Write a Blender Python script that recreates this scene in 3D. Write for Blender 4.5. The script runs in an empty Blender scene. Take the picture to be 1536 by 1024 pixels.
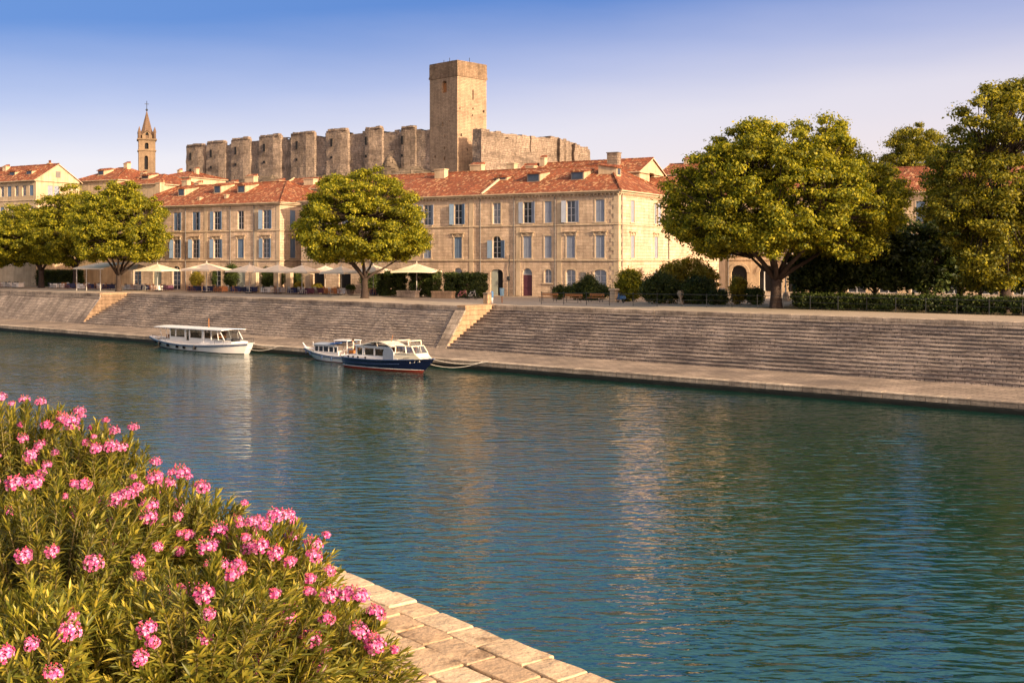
import bpy, math, random
import numpy as np
from mathutils import Vector, Matrix, noise
R = math.radians
# ------------------------------------------------------------------ camera model
H, F, CX, HY = 8.6, 1700.0, 768.0, 392.0
def at(px, py, z=0.0):
    d = (H - z) * F / (py - HY)
    return Vector(((px - CX) / F * d, d, z))
def atd(px, d, z=0.0):
    return Vector(((px - CX) / F * d, d, z))
def zat(py, d):
    return H - (py - HY) * d / F
ZE = 4.47            # esplanade level
ZW = 0.69            # lower quay level
ZN = 6.0             # near bank level
SUN_AZ = Vector((0.735, -0.678, 0)).normalized()
SUN_EL = R(19)
sc = bpy.context.scene
COL = sc.collection
# ------------------------------------------------------------------ object helpers
def link(o, parent=None):
    COL.objects.link(o)
    if parent is not None:
        o.parent = parent
    return o
def tag(o, label=None, cat=None, group=None, kind=None):
    if label: o['label'] = label
    if cat: o['category'] = cat
    if group: o['group'] = group
    if kind: o['kind'] = kind
    return o
def thing(name, label, cat, loc=(0, 0, 0), rz=0.0, group=None):
    o = bpy.data.objects.new(name, None)
    link(o)
    o.location = loc
    o.rotation_euler = (0, 0, rz)
    o.empty_display_size = 0.3
    return tag(o, label, cat, group)
def auto_uv(me):
    n = len(me.polygons)
    if not n: return
    nl = len(me.loops)
    nor = np.empty(n * 3, 'f'); me.polygons.foreach_get('normal', nor); nor = nor.reshape(-1, 3)
    tot = np.empty(n, 'i'); me.polygons.foreach_get('loop_total', tot)
    vi = np.empty(nl, 'i'); me.loops.foreach_get('vertex_index', vi)
    co = np.empty(len(me.vertices) * 3, 'f'); me.vertices.foreach_get('co', co); co = co.reshape(-1, 3)
    t = np.stack([-nor[:, 1], nor[:, 0], np.zeros(n, 'f')], 1)
    ln = np.linalg.norm(t, axis=1)
    flat = ln < 0.05
    t[flat] = (1, 0, 0); ln[flat] = 1
    t /= ln[:, None]
    b = np.cross(nor, t)
    T = np.repeat(t, tot, 0); B = np.repeat(b, tot, 0); P = co[vi]
    uv = np.stack([(P * T).sum(1), (P * B).sum(1)], 1).astype('f')
    lay = me.uv_layers.new(name='UVMap')
    lay.data.foreach_set('uv', uv.ravel())
class MB:
    def __init__(s):
        s.v, s.f, s.m = [], [], []
        s.X = None
    def add(s, vs, fs, m=0):
        b = len(s.v)
        if s.X is None: s.v.extend([tuple(p) for p in vs])
        else: s.v.extend([tuple(s.X @ Vector(p)) for p in vs])
        for f in fs:
            s.f.append(tuple(i + b for i in f)); s.m.append(m)
    def quad(s, a, b, c, d, m=0):
        s.add([a, b, c, d], [(0, 1, 2, 3)], m)
    def poly(s, ps, m=0):
        s.add(ps, [tuple(range(len(ps)))], m)
    def box(s, x0, x1, y0, y1, z0, z1, m=0):
        s.add([(x0, y0, z0), (x1, y0, z0), (x1, y1, z0), (x0, y1, z0), (x0, y0, z1), (x1, y0, z1), (x1, y1, z1), (x0, y1, z1)],
              [(0, 3, 2, 1), (4, 5, 6, 7), (0, 1, 5, 4), (1, 2, 6, 5), (2, 3, 7, 6), (3, 0, 4, 7)], m)
    def bbox(s, x0, x1, y0, y1, z0, z1, b=0.02, m=0):
        # box with a bevelled top edge
        s.add([(x0, y0, z0), (x1, y0, z0), (x1, y1, z0), (x0, y1, z0), (x0, y0, z1 - b), (x1, y0, z1 - b), (x1, y1, z1 - b), (x0, y1, z1 - b),
               (x0 + b, y0 + b, z1), (x1 - b, y0 + b, z1), (x1 - b, y1 - b, z1), (x0 + b, y1 - b, z1)],
              [(0, 3, 2, 1), (8, 9, 10, 11), (0, 1, 5, 4), (1, 2, 6, 5), (2, 3, 7, 6), (3, 0, 4, 7), (4, 5, 9, 8), (5, 6, 10, 9), (6, 7, 11, 10), (7, 4, 8, 11)], m)
    def tube(s, pts, rad, n=6, m=0, caps=True):
        pts = [Vector(p) for p in pts]
        if not hasattr(rad, '__len__'): rad = [rad] * len(pts)
        vs, fs = [], []
        up = None
        for i, p in enumerate(pts):
            d = (pts[min(i + 1, len(pts) - 1)] - pts[max(i - 1, 0)])
            if d.length < 1e-9: d = Vector((0, 0, 1))
            d.normalize()
            if up is None:
                up = Vector((1, 0, 0)) if abs(d.x) < .8 else Vector((0, 1, 0))
            a = (up - d * up.dot(d))
            if a.length < 1e-6: a = d.orthogonal()
            a.normalize(); up = a
            b = d.cross(a)
            for k in range(n):
                w = 2 * math.pi * k / n
                vs.append(p + a * (math.cos(w) * rad[i]) + b * (math.sin(w) * rad[i]))
        for i in range(len(pts) - 1):
            for k in range(n):
                k2 = (k + 1) % n
                fs.append((i * n + k, i * n + k2, (i + 1) * n + k2, (i + 1) * n + k))
        if caps:
            fs.append(tuple(reversed(range(n))))
            fs.append(tuple((len(pts) - 1) * n + k for k in range(n)))
        s.add(vs, fs, m)
    def lathe(s, prof, n=12, c=(0, 0, 0), m=0, ph=0.0):
        vs, fs = [], []
        for r, z in prof:
            for k in range(n):
                w = 2 * math.pi * k / n + ph
                vs.append((c[0] + r * math.cos(w), c[1] + r * math.sin(w), c[2] + z))
        for i in range(len(prof) - 1):
            for k in range(n):
                k2 = (k + 1) % n
                fs.append((i * n + k, i * n + k2, (i + 1) * n + k2, (i + 1) * n + k))
        if prof[0][0] > 1e-4: fs.append(tuple(reversed(range(n))))
        if prof[-1][0] > 1e-4: fs.append(tuple((len(prof) - 1) * n + k for k in range(n)))
        s.add(vs, fs, m)
    def mesh(s, name, mats, smooth=False):
        me = bpy.data.meshes.new(name)
        me.from_pydata(s.v, [], s.f)
        if not isinstance(mats, (list, tuple)): mats = [mats]
        for mt in mats: me.materials.append(mt)
        if len(mats) > 1: me.polygons.foreach_set('material_index', s.m)
        if smooth: me.polygons.foreach_set('use_smooth', [True] * len(me.polygons))
        me.update()
        auto_uv(me)
        return me
    def build(s, name, mats, parent=None, smooth=False):
        return link(bpy.data.objects.new(name, s.mesh(name, mats, smooth)), parent)
def np_mesh(name, verts, quads, mat, smooth=False):
    me = bpy.data.meshes.new(name)
    nv, nq = len(verts), len(quads)
    me.vertices.add(nv); me.vertices.foreach_set('co', np.asarray(verts, 'f').ravel())
    me.loops.add(nq * 4); me.loops.foreach_set('vertex_index', np.asarray(quads, 'i').ravel())
    me.polygons.add(nq)
    me.polygons.foreach_set('loop_start', np.arange(0, nq * 4, 4, dtype='i'))
    me.polygons.foreach_set('loop_total', np.full(nq, 4, 'i'))
    if smooth: me.polygons.foreach_set('use_smooth', [True] * nq)
    me.materials.append(mat)
    me.update(calc_edges=True)
    return me
# ------------------------------------------------------------------ materials
class NT:
    def __init__(s, name):
        s.mat = bpy.data.materials.new(name); s.mat.use_nodes = True
        s.t = s.mat.node_tree; s.t.nodes.clear()
        s.out = s.n('ShaderNodeOutputMaterial')
    def n(s, typ, **kw):
        nd = s.t.nodes.new(typ)
        for k, v in kw.items():
            if hasattr(nd, k): setattr(nd, k, v)
        return nd
    def l(s, a, b): s.t.links.new(a, b)
    def uv(s): return s.n('ShaderNodeTexCoord').outputs['UV']
    def obj(s): return s.n('ShaderNodeTexCoord').outputs['Object']
    def pos(s): return s.n('ShaderNodeNewGeometry').outputs['Position']
    def noise(s, vec, scale, detail=4, rough=.55):
        nd = s.n('ShaderNodeTexNoise'); s.l(vec, nd.inputs['Vector'])
        nd.inputs['Scale'].default_value = scale; nd.inputs['Detail'].default_value = detail; nd.inputs['Roughness'].default_value = rough
        return nd.outputs['Fac']
    def mapping(s, vec, scale=(1, 1, 1), rot=(0, 0, 0), loc=(0, 0, 0)):
        nd = s.n('ShaderNodeMapping'); s.l(vec, nd.inputs['Vector'])
        nd.inputs['Scale'].default_value = scale; nd.inputs['Rotation'].default_value = rot; nd.inputs['Location'].default_value = loc
        return nd.outputs['Vector']
    def ramp(s, fac, stops):
        nd = s.n('ShaderNodeValToRGB'); s.l(fac, nd.inputs['Fac'])
        cr = nd.color_ramp
        while len(cr.elements) < len(stops): cr.elements.new(0.5)
        for e, (p, c) in zip(cr.elements, stops):
            e.position = p; e.color = (c[0], c[1], c[2], 1) if hasattr(c, '__len__') else (c, c, c, 1)
        return nd.outputs['Color']
    def mix(s, fac, a, b, mode='MIX'):
        nd = s.n('ShaderNodeMix'); nd.data_type = 'RGBA'; nd.blend_type = mode
        for sock, v in ((nd.inputs[0], fac), (nd.inputs[6], a), (nd.inputs[7], b)):
            if isinstance(v, bpy.types.NodeSocket): s.l(v, sock)
            elif hasattr(v, '__len__'): sock.default_value = (v[0], v[1], v[2], 1)
            else: sock.default_value = v
        return nd.outputs[2]
    def math(s, op, a, b=0.0):
        nd = s.n('ShaderNodeMath'); nd.operation = op
        for sock, v in ((nd.inputs[0], a), (nd.inputs[1], b)):
            if isinstance(v, bpy.types.NodeSocket): s.l(v, sock)
            else: sock.default_value = v
        return nd.outputs[0]
    def bump(s, h, dist=.02, strength=1.0):
        nd = s.n('ShaderNodeBump'); s.l(h, nd.inputs['Height'])
        nd.inputs['Distance'].default_value = dist; nd.inputs['Strength'].default_value = strength
        return nd.outputs['Normal']
    def bsdf(s, col, rough=.8, nor=None, spec=.3, **kw):
        b = s.n('ShaderNodeBsdfPrincipled')
        for k, v in (('Base Color', col), ('Roughness', rough), ('Specular IOR Level', spec)):
            if isinstance(v, bpy.types.NodeSocket): s.l(v, b.inputs[k])
            elif hasattr(v, '__len__'): b.inputs[k].default_value = (v[0], v[1], v[2], 1)
            else: b.inputs[k].default_value = v
        for k, v in kw.items():
            b.inputs[k].default_value = v
        if nor is not None: s.l(nor, b.inputs['Normal'])
        return b.outputs[0]
    def done(s, sh):
        s.l(sh, s.out.inputs['Surface']); return s.mat
def masonry(name, c1, c2, cm, bw, bh, mortar=.012, stain=((.3, .75), (.7, 1.05)), stain_sc=.35, fine=.25, bump=.02, warp=.05, patch=None, drips=0.0, msmooth=.3):
    t = NT(name); uv = t.uv()
    wn = t.n('ShaderNodeTexNoise'); t.l(uv, wn.inputs['Vector']); wn.inputs['Scale'].default_value = 1.3 / bw; wn.inputs['Detail'].default_value = 2
    v = t.mix(warp, uv, wn.outputs['Color'], 'ADD') if warp else uv
    b = t.n('ShaderNodeTexBrick'); t.l(v, b.inputs['Vector'])
    b.inputs['Color1'].default_value = (*c1, 1); b.inputs['Color2'].default_value = (*c2, 1); b.inputs['Mortar'].default_value = (*cm, 1)
    b.inputs['Scale'].default_value = 1; b.inputs['Mortar Size'].default_value = mortar; b.inputs['Mortar Smooth'].default_value = msmooth
    b.inputs['Brick Width'].default_value = bw; b.inputs['Row Height'].default_value = bh
    col = b.outputs['Color']
    big = t.noise(t.pos(), stain_sc, 5, .6)
    col = t.mix(1.0, col, t.ramp(big, [(stain[0][0], stain[0][1]), (stain[1][0], stain[1][1])]), 'MULTIPLY')
    fn = t.noise(uv, 9.0, 5, .7)
    col = t.mix(1.0, col, t.ramp(fn, [(.25, 1 - fine), (.75, 1 + fine * .6)]), 'MULTIPLY')
    if patch:
        pn = t.noise(t.mapping(t.pos(), (.5, .5, 1.6)), patch[1], 6, .68)
        col = t.mix(t.ramp(pn, [(patch[2], 0.0), (patch[3], 1.0)]), col, patch[0])
    if drips:
        dn = t.noise(t.mapping(uv, (2.2, .18, 1)), 1.0, 4, .6)
        col = t.mix(drips, col, t.ramp(dn, [(.35, .3), (.6, 1.0)]), 'MULTIPLY')
    hgt = t.math('ADD', t.math('MULTIPLY', b.outputs['Fac'], -1.0), t.math('MULTIPLY', t.noise(uv, 5.0, 6, .65), 1.2))
    return t.done(t.bsdf(col, .9, t.bump(hgt, bump), .2))
def plain(name, col, rough=.6, var=.15, sc=3.0, spec=.3, bump=0.0, **kw):
    t = NT(name); o = t.obj()
    n = t.noise(o, sc, 5, .6)
    c = t.mix(1.0, col, t.ramp(n, [(.25, 1 - var), (.75, 1 + var * .5)]), 'MULTIPLY')
    return t.done(t.bsdf(c, rough, t.bump(t.noise(o, sc * 6, 4), bump) if bump else None, spec, **kw))
def leafmat(name, stops, trans, tw=.35, rough=.55, spec=.25):
    t = NT(name)
    g = t.n('ShaderNodeNewGeometry')
    c = t.ramp(g.outputs['Random Per Island'], stops)
    cl = t.noise(g.outputs['Position'], .55, 2)
    c = t.mix(1.0, c, t.ramp(cl, [(.3, .6), (.7, 1.2)]), 'MULTIPLY')
    p = t.bsdf(c, rough, None, spec)
    tr = t.n('ShaderNodeBsdfTranslucent'); t.l(t.mix(1.0, c, trans, 'MULTIPLY'), tr.inputs['Color'])
    mx = t.n('ShaderNodeMixShader'); mx.inputs[0].default_value = tw
    t.l(p, mx.inputs[1]); t.l(tr.outputs[0], mx.inputs[2])
    return t.done(mx.outputs[0])
M = {}
M['facade'] = masonry('facade_limestone', (.74, .55, .385), (.56, .405, .28), (.42, .30, .21), .82, .37, .016, stain=((.3, .74), (.66, 1.08)), stain_sc=.33, fine=.34, bump=.03, warp=.03, patch=((.55, .41, .30), .35, .55, .72), drips=.32)
M['facade_pale'] = masonry('facade_render', (.64, .49, .32), (.59, .44, .28), (.52, .39, .25), 1.4, .6, .004, stain=((.3, .7), (.7, 1.06)), stain_sc=.4, fine=.25, bump=.015, warp=.01, drips=.35)
M['trim'] = masonry('trim_limestone', (.62, .48, .33), (.55, .42, .28), (.4, .31, .2), .9, .6, .006, stain=((.3, .75), (.7, 1.05)), stain_sc=.5, fine=.2, bump=.008, warp=.01, drips=.3)
M['castle'] = masonry('castle_rubble', (.48, .365, .275), (.37, .285, .22), (.24, .185, .14), .75, .36, .03, stain=((.3, .62), (.68, 1.1)), stain_sc=.16, fine=.6, bump=.11, warp=.12, patch=((.15, .11, .085), .28, .5, .68), drips=.55)
M['tower'] = masonry('tower_rubble', (.56, .40, .26), (.42, .30, .20), (.30, .21, .145), .62, .30, .022, stain=((.3, .72), (.68, 1.08)), stain_sc=.2, fine=.5, bump=.07, warp=.08, patch=((.24, .165, .11), .4, .55, .76), drips=.35)
M['tower_top'] = masonry('tower_top_rubble', (.40, .275, .175), (.29, .20, .13), (.2, .14, .095), .62, .30, .022, stain=((.3, .65), (.68, 1.1)), stain_sc=.5, fine=.5, bump=.06, warp=.07, drips=.5)
M['spire'] = masonry('spire_stone', (.24, .155, .10), (.17, .11, .075), (.16, .11, .08), .5, .25, .015, bump=.03, warp=.02, drips=.4)
M['church'] = masonry('church_stone', (.30, .21, .13), (.235, .165, .105), (.16, .115, .075), .6, .32, .012, bump=.015, warp=.02, drips=.25)
M['revet'] = masonry('revetment_stone', (.46, .37, .295), (.34, .275, .22), (.14, .11, .085), 1.15, .42, .022, stain=((.3, .65), (.66, 1.12)), stain_sc=.3, fine=.4, bump=.06, warp=.05, patch=((.17, .135, .115), .3, .52, .66), drips=.5)
M['steps'] = masonry('steps_stone', (.43, .345, .285), (.31, .25, .21), (.12, .10, .085), 0.62, .31, .03, stain=((.3, .62), (.66, 1.1)), stain_sc=.35, fine=.5, bump=.04, warp=.03, patch=((.125, .105, .095), .33, .47, .60), drips=.45)
M['cheek'] = masonry('cheek_stone', (.52, .35, .21), (.42, .28, .17), (.30, .2, .13), 1.1, .45, .014, stain=((.3, .7), (.66, 1.1)), stain_sc=.6, fine=.35, bump=.04, warp=.05, drips=.3)
M['cheek_dark'] = masonry('cheek_shaded_stone', (.34, .23, .145), (.26, .175, .11), (.16, .11, .075), 1.1, .45, .014, stain=((.3, .6), (.66, 1.1)), stain_sc=.6, fine=.4, bump=.05, warp=.05, drips=.4)  # darker copy of the cheek stone, weaker light on the left end painted in
M['kerb'] = masonry('kerb_stone', (.56, .45, .34), (.45, .36, .27), (.18, .14, .11), 1.3, .6, .02, stain=((.3, .65), (.66, 1.1)), stain_sc=.6, fine=.4, bump=.03, warp=.03, patch=((.16, .125, .10), .5, .47, .66), drips=.4)
M['walk'] = masonry('walkway_paving', (.40, .31, .235), (.29, .225, .17), (.13, .10, .08), 1.0, .5, .03, stain=((.3, .55), (.66, 1.1)), stain_sc=.35, fine=.45, bump=.04, warp=.05, patch=((.14, .11, .09), .35, .5, .68))
M['nosing'] = masonry('step_nosing', (.46, .375, .31), (.34, .28, .23), (.12, .10, .085), 1.1, .5, .02, stain=((.3, .55), (.66, 1.1)), stain_sc=.5, fine=.45, bump=.03, warp=.03, patch=((.11, .085, .075), .42, .46, .62))
M['espl'] = masonry('esplanade_paving', (.42, .345, .265), (.36, .295, .225), (.26, .21, .165), 1.0, .6, .01, stain=((.3, .8), (.7, 1.05)), stain_sc=.15, fine=.2, bump=.01, warp=.02)
def tiles():
    t = NT('roof_tiles'); uv = t.uv()
    wn = t.n('ShaderNodeTexNoise'); t.l(uv, wn.inputs['Vector']); wn.inputs['Scale'].default_value = 1.2
    v = t.mix(.06, uv, wn.outputs['Color'], 'ADD')
    # rows of curved tiles: one column per 0.24 m, one course per 0.38 m
    vo = t.n('ShaderNodeTexBrick'); t.l(v, vo.inputs['Vector'])
    vo.offset = 0.0
    for k, val in (('Scale', 1), ('Mortar Size', .03), ('Mortar Smooth', .6), ('Brick Width', .26), ('Row Height', .40), ('Bias', -.1)):
        vo.inputs[k].default_value = val
    vo.inputs['Color1'].default_value = (.38, .115, .048, 1); vo.inputs['Color2'].default_value = (.21, .066, .032, 1); vo.inputs['Mortar'].default_value = (.11, .04, .025, 1)
    col = vo.outputs['Color']
    big = t.noise(t.pos(), .35, 5, .65)
    col = t.mix(1.0, col, t.ramp(big, [(.3, .7), (.7, 1.15)]), 'MULTIPLY')
    sp = t.n('ShaderNodeTexVoronoi'); t.l(t.mapping(uv, (3.8, 2.5, 1)), sp.inputs['Vector']); sp.inputs['Scale'].default_value = 1
    sepn = t.n('ShaderNodeSeparateColor'); t.l(sp.outputs['Color'], sepn.inputs[0])
    col = t.mix(t.ramp(sepn.outputs[0], [(.80, 0.0), (.9, .75)]), col, (.55, .33, .17))
    col = t.mix(t.ramp(sepn.outputs[1], [(.80, 0.0), (.9, .7)]), col, (.13, .055, .035))
    w = t.n('ShaderNodeTexWave'); t.l(v, w.inputs['Vector']); w.wave_type = 'BANDS'; w.bands_direction = 'X'; w.wave_profile = 'SIN'
    w.inputs['Scale'].default_value = 2 * math.pi / 20 / .26 * 2
    h = t.math('ADD', t.math('MULTIPLY', w.outputs['Fac'], 1.0), t.math('MULTIPLY', vo.outputs['Fac'], -.5))
    h = t.math('ADD', h, t.noise(uv, 4, 4))
    return t.done(t.bsdf(col, .85, t.bump(h, .06), .2))
M['tiles'] = tiles()
M['rock'] = masonry('hill_rock', (.26, .20, .145), (.17, .13, .095), (.10, .08, .06), 2.6, 1.3, .1, stain=((.3, .45), (.68, 1.15)), stain_sc=.22, fine=.5, bump=.3, warp=.6, msmooth=1)
M['shut'] = plain('shutter_paint', (.25, .28, .35), .6, .18, 1.2)
M['shut_blue'] = plain('shutter_blue_paint', (.13, .19, .28), .6, .2, 1.2)
M['frame'] = plain('window_frame_paint', (.55, .54, .54), .5, .1)
M['door_green'] = plain('door_pale_green_paint', (.33, .35, .29), .6, .15)
M['door_wine'] = plain('door_wine_paint', (.10, .035, .05), .5, .2)
M['blue'] = plain('blue_paint', (.06, .15, .30), .5, .15)
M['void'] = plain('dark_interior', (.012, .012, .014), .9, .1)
M['iron'] = plain('dark_iron', (.03, .032, .036), .5, .2)
M['lead'] = plain('zinc_pipe', (.17, .155, .145), .5, .2)
M['lamp'] = plain('pale_post_paint', (.5, .47, .42), .6, .1)
M['wood'] = plain('orange_wood', (.36, .15, .05), .6, .3, 4)
def glass(name, col, rough=.08):
    t = NT(name)
    n = t.noise(t.obj(), 1.3, 2)
    return t.done(t.bsdf(t.mix(1.0, col, t.ramp(n, [(.3, .6), (.7, 1.3)]), 'MULTIPLY'), rough, None, .7))
M['glass'] = glass('window_glass', (.03, .04, .055))
M['glass_pale'] = glass('curtained_glass', (.22, .25, .30), .25)
M['leaf'] = leafmat('plane_leaf', [(0, (.065, .09, .012)), (.35, (.17, .185, .016)), (.75, (.36, .335, .022)), (1, (.56, .47, .03))], (1.4, 1.35, .4), .44)
M['leaf2'] = leafmat('tall_tree_leaf', [(0, (.06, .08, .012)), (.45, (.18, .18, .02)), (1, (.42, .36, .03))], (1.4, 1.3, .45), .42)
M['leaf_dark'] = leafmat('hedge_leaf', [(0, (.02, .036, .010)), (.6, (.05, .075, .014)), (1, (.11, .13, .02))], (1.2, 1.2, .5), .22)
M['leaf_gold'] = leafmat('shrub_leaf', [(0, (.14, .13, .016)), (.6, (.26, .22, .02)), (1, (.40, .31, .03))], (1.4, 1.2, .5), .35)
M['bark'] = plain('tree_bark', (.06, .042, .033), .9, .45, 2.0, .2, .05)
M['olean'] = leafmat('oleander_leaf', [(0, (.08, .095, .012)), (.45, (.17, .17, .02)), (.8, (.33, .285, .035)), (1, (.48, .38, .05))], (1.3, 1.2, .45), .28, .42, .4)
M['petal'] = leafmat('oleander_petal', [(0, (.58, .05, .25)), (.4, (.77, .14, .43)), (.75, (.87, .36, .60)), (1, (.94, .64, .78))], (1.1, .9, 1.0), .35, .6, .2)
M['bud'] = plain('oleander_bud', (.5, .07, .10), .5, .3, 20)
M['stem'] = plain('oleander_stem', (.16, .13, .05), .7, .3, 10)
M['canvas'] = plain('parasol_canvas', (.72, .60, .45), .8, .08, .6)
M['white'] = plain('white_boat_paint', (.74, .72, .70), .35, .08, 1.0, .5)
M['cream'] = plain('cream_boat_paint', (.74, .66, .50), .35, .08, 1.0, .5)
M['navy'] = plain('navy_boat_paint', (.006, .010, .038), .25, .2, 1.0, .5)
M['strake'] = plain('blue_strake_paint', (.04, .07, .16), .4, .1)
M['red'] = plain('red_antifouling_paint', (.30, .035, .022), .6, .2)
M['deck'] = plain('boat_deck', (.5, .40, .28), .6, .15, 3)
M['bluecloth'] = plain('blue_canvas', (.05, .14, .40), .8, .1)
M['greycloth'] = plain('grey_canvas', (.27, .31, .37), .8, .1)
M['rope'] = plain('pale_rope', (.5, .47, .42), .9, .2, 8)
M['black'] = plain('black_rubber', (.02, .02, .022), .6, .2)
# ------------------------------------------------------------------ camera, sun, sky
cam = bpy.data.cameras.new('camera'); cam.sensor_width = 36.0; cam.lens = F / 1536 * 36.0
cam.shift_y = -(512 - HY) / 1536.0
cam.clip_start = .1; cam.clip_end = 6000
co = link(bpy.data.objects.new('camera', cam)); co.location = (0, 0, H); co.rotation_euler = (R(90), 0, 0)
sc.camera = co
sun = bpy.data.lights.new('sun', 'SUN'); sun.energy = 4.0; sun.angle = R(.6); sun.color = (1.0, .75, .48)
so = link(bpy.data.objects.new('sun', sun))
S = Vector((SUN_AZ.x * math.cos(SUN_EL), SUN_AZ.y * math.cos(SUN_EL), math.sin(SUN_EL)))
so.rotation_euler = S.to_track_quat('Z', 'Y').to_euler(); so.location = S * 300
w = bpy.data.worlds.new('World'); sc.world = w; w.use_nodes = True
nt = w.node_tree; nt.nodes.clear()
wo = nt.nodes.new('ShaderNodeOutputWorld')
sky = nt.nodes.new('ShaderNodeTexSky'); sky.sky_type = 'NISHITA'; sky.sun_disc = False
sky.sun_elevation = SUN_EL; sky.sun_rotation = math.atan2(SUN_AZ.x, SUN_AZ.y); sky.air_density = 1.0; sky.dust_density = 0.3; sky.ozone_density = 2.0
def wm(op, a, b=None):
    nd = nt.nodes.new('ShaderNodeMath'); nd.operation = op
    for i, v in enumerate((a, b)):
        if v is None: continue
        if isinstance(v, bpy.types.NodeSocket): nt.links.new(v, nd.inputs[i])
        else: nd.inputs[i].default_value = v
    return nd.outputs[0]
def wmix(mode, fac, a, b):
    nd = nt.nodes.new('ShaderNodeMix'); nd.data_type = 'RGBA'; nd.blend_type = mode
    for sk, v in ((nd.inputs[0], fac), (nd.inputs[6], a), (nd.inputs[7], b)):
        if isinstance(v, bpy.types.NodeSocket): nt.links.new(v, sk)
        elif hasattr(v, '__len__'): sk.default_value = (*v, 1)
        else: sk.default_value = v
    return nd.outputs[2]
tc = nt.nodes.new('ShaderNodeTexCoord'); sx = nt.nodes.new('ShaderNodeSeparateXYZ'); nt.links.new(tc.outputs['Generated'], sx.inputs[0])
# thin uneven haze streaks, then a dusk gradient: pale pink at the horizon, violet blue above
hz = nt.nodes.new('ShaderNodeTexNoise'); mp = nt.nodes.new('ShaderNodeMapping'); nt.links.new(tc.outputs['Generated'], mp.inputs['Vector']); mp.inputs['Scale'].default_value = (2.0, 2.0, 11.0)
nt.links.new(mp.outputs[0], hz.inputs['Vector']); hz.inputs['Scale'].default_value = 1.6; hz.inputs['Detail'].default_value = 5
zz = wm('SUBTRACT', sx.outputs['Z'], wm('MULTIPLY', sx.outputs['X'], .09))
zz = wm('ADD', zz, wm('MULTIPLY', wm('SUBTRACT', hz.outputs['Fac'], .5), .035))
rp = nt.nodes.new('ShaderNodeValToRGB'); nt.links.new(zz, rp.inputs['Fac'])
stops = [(0.0, (.345, .265, .255)), (.055, (.345, .28, .285)), (.112, (.305, .27, .30)), (.165, (.165, .172, .272)), (.225, (.022, .065, .215)), (.295, (.028, .075, .215)), (.345, (.15, .30, .35)), (.50, (.14, .22, .27)), (1.0, (.05, .08, .13))]
cr = rp.color_ramp
while len(cr.elements) < len(stops): cr.elements.new(.5)
for e, (p, c) in zip(cr.elements, stops): e.position = p; e.color = (*c, 1)
# warm glow of the sky round the low sun
dt = nt.nodes.new('ShaderNodeVectorMath'); dt.operation = 'DOT_PRODUCT'; nt.links.new(tc.outputs['Generated'], dt.inputs[0]); dt.inputs[1].default_value = S
gl = wm('POWER', wm('MAXIMUM', dt.outputs['Value'], 0.0), 2.5)
glow = wmix('MIX', gl, (0, 0, 0), (2.0, 1.22, .74))
skyc = wmix('MULTIPLY', 1.0, sky.outputs[0], (.3, .3, .3))
tot = wmix('ADD', 1.0, rp.outputs[0], glow)
tot = wmix('MULTIPLY', 1.0, tot, (19.2, 19.2, 19.2))
tot = wmix('ADD', 1.0, skyc, tot)
bg1 = nt.nodes.new('ShaderNodeBackground'); bg1.inputs['Strength'].default_value = .05
nt.links.new(tot, bg1.inputs['Color']); nt.links.new(bg1.outputs[0], wo.inputs['Surface'])
sc.view_settings.view_transform = 'Standard'; sc.view_settings.look = 'None'
sc.view_settings.exposure = 1.22; sc.view_settings.gamma = 1.0
sc.render.engine = 'CYCLES'
sc.cycles.max_bounces = 6; sc.cycles.diffuse_bounces = 3; sc.cycles.glossy_bounces = 3; sc.cycles.transmission_bounces = 4; sc.cycles.transparent_max_bounces = 4
sc.cycles.use_denoising = True; sc.cycles.caustics_reflective = False; sc.cycles.caustics_refractive = False
# ------------------------------------------------------------------ water
t = NT('river_water')
p = t.pos()
big = t.noise(t.mapping(p, (.10, .16, 1), (0, 0, R(-12))), 1, 3, .5)
m1 = t.noise(t.mapping(p, (.36, 1.0, 1), (0, 0, R(-9))), 1.0, 2, .5)
m3 = t.noise(t.mapping(p, (.55, 1.35, 1), (0, 0, R(11)), (7, 3, 0)), 1.0, 2, .5)
m2 = t.noise(t.mapping(p, (1.3, 3.0, 1), (0, 0, R(-4))), 1.0, 3, .5)
# crests: folded noise gives narrow ridges between broad troughs
def ridge(n): return t.math('SUBTRACT', 1.0, t.math('ABSOLUTE', t.math('SUBTRACT', t.math('MULTIPLY', n, 2.0), 1.0)))
h = t.math('ADD', t.math('MULTIPLY', ridge(m1), .056), t.math('MULTIPLY', ridge(m3), .046))
h = t.math('ADD', h, t.math('MULTIPLY', m2, .036))
h = t.math('ADD', h, t.math('MULTIPLY', big, .05))
patch = t.noise(t.mapping(p, (.03, .05, 1)), 1, 2)
h = t.math('MULTIPLY', h, t.ramp(patch, [(.3, .5), (.7, 1.2)]))
b = t.bsdf((.003, .030, .021), .03, t.bump(h, 1.0, 1.0), .5, IOR=1.62)
M['water'] = t.done(b)
mb = MB(); mb.quad((-900, -60, 0), (900, -60, 0), (900, 600, 0), (-900, 600, 0))
tag(mb.build('water', M['water']), kind='structure')
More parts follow.
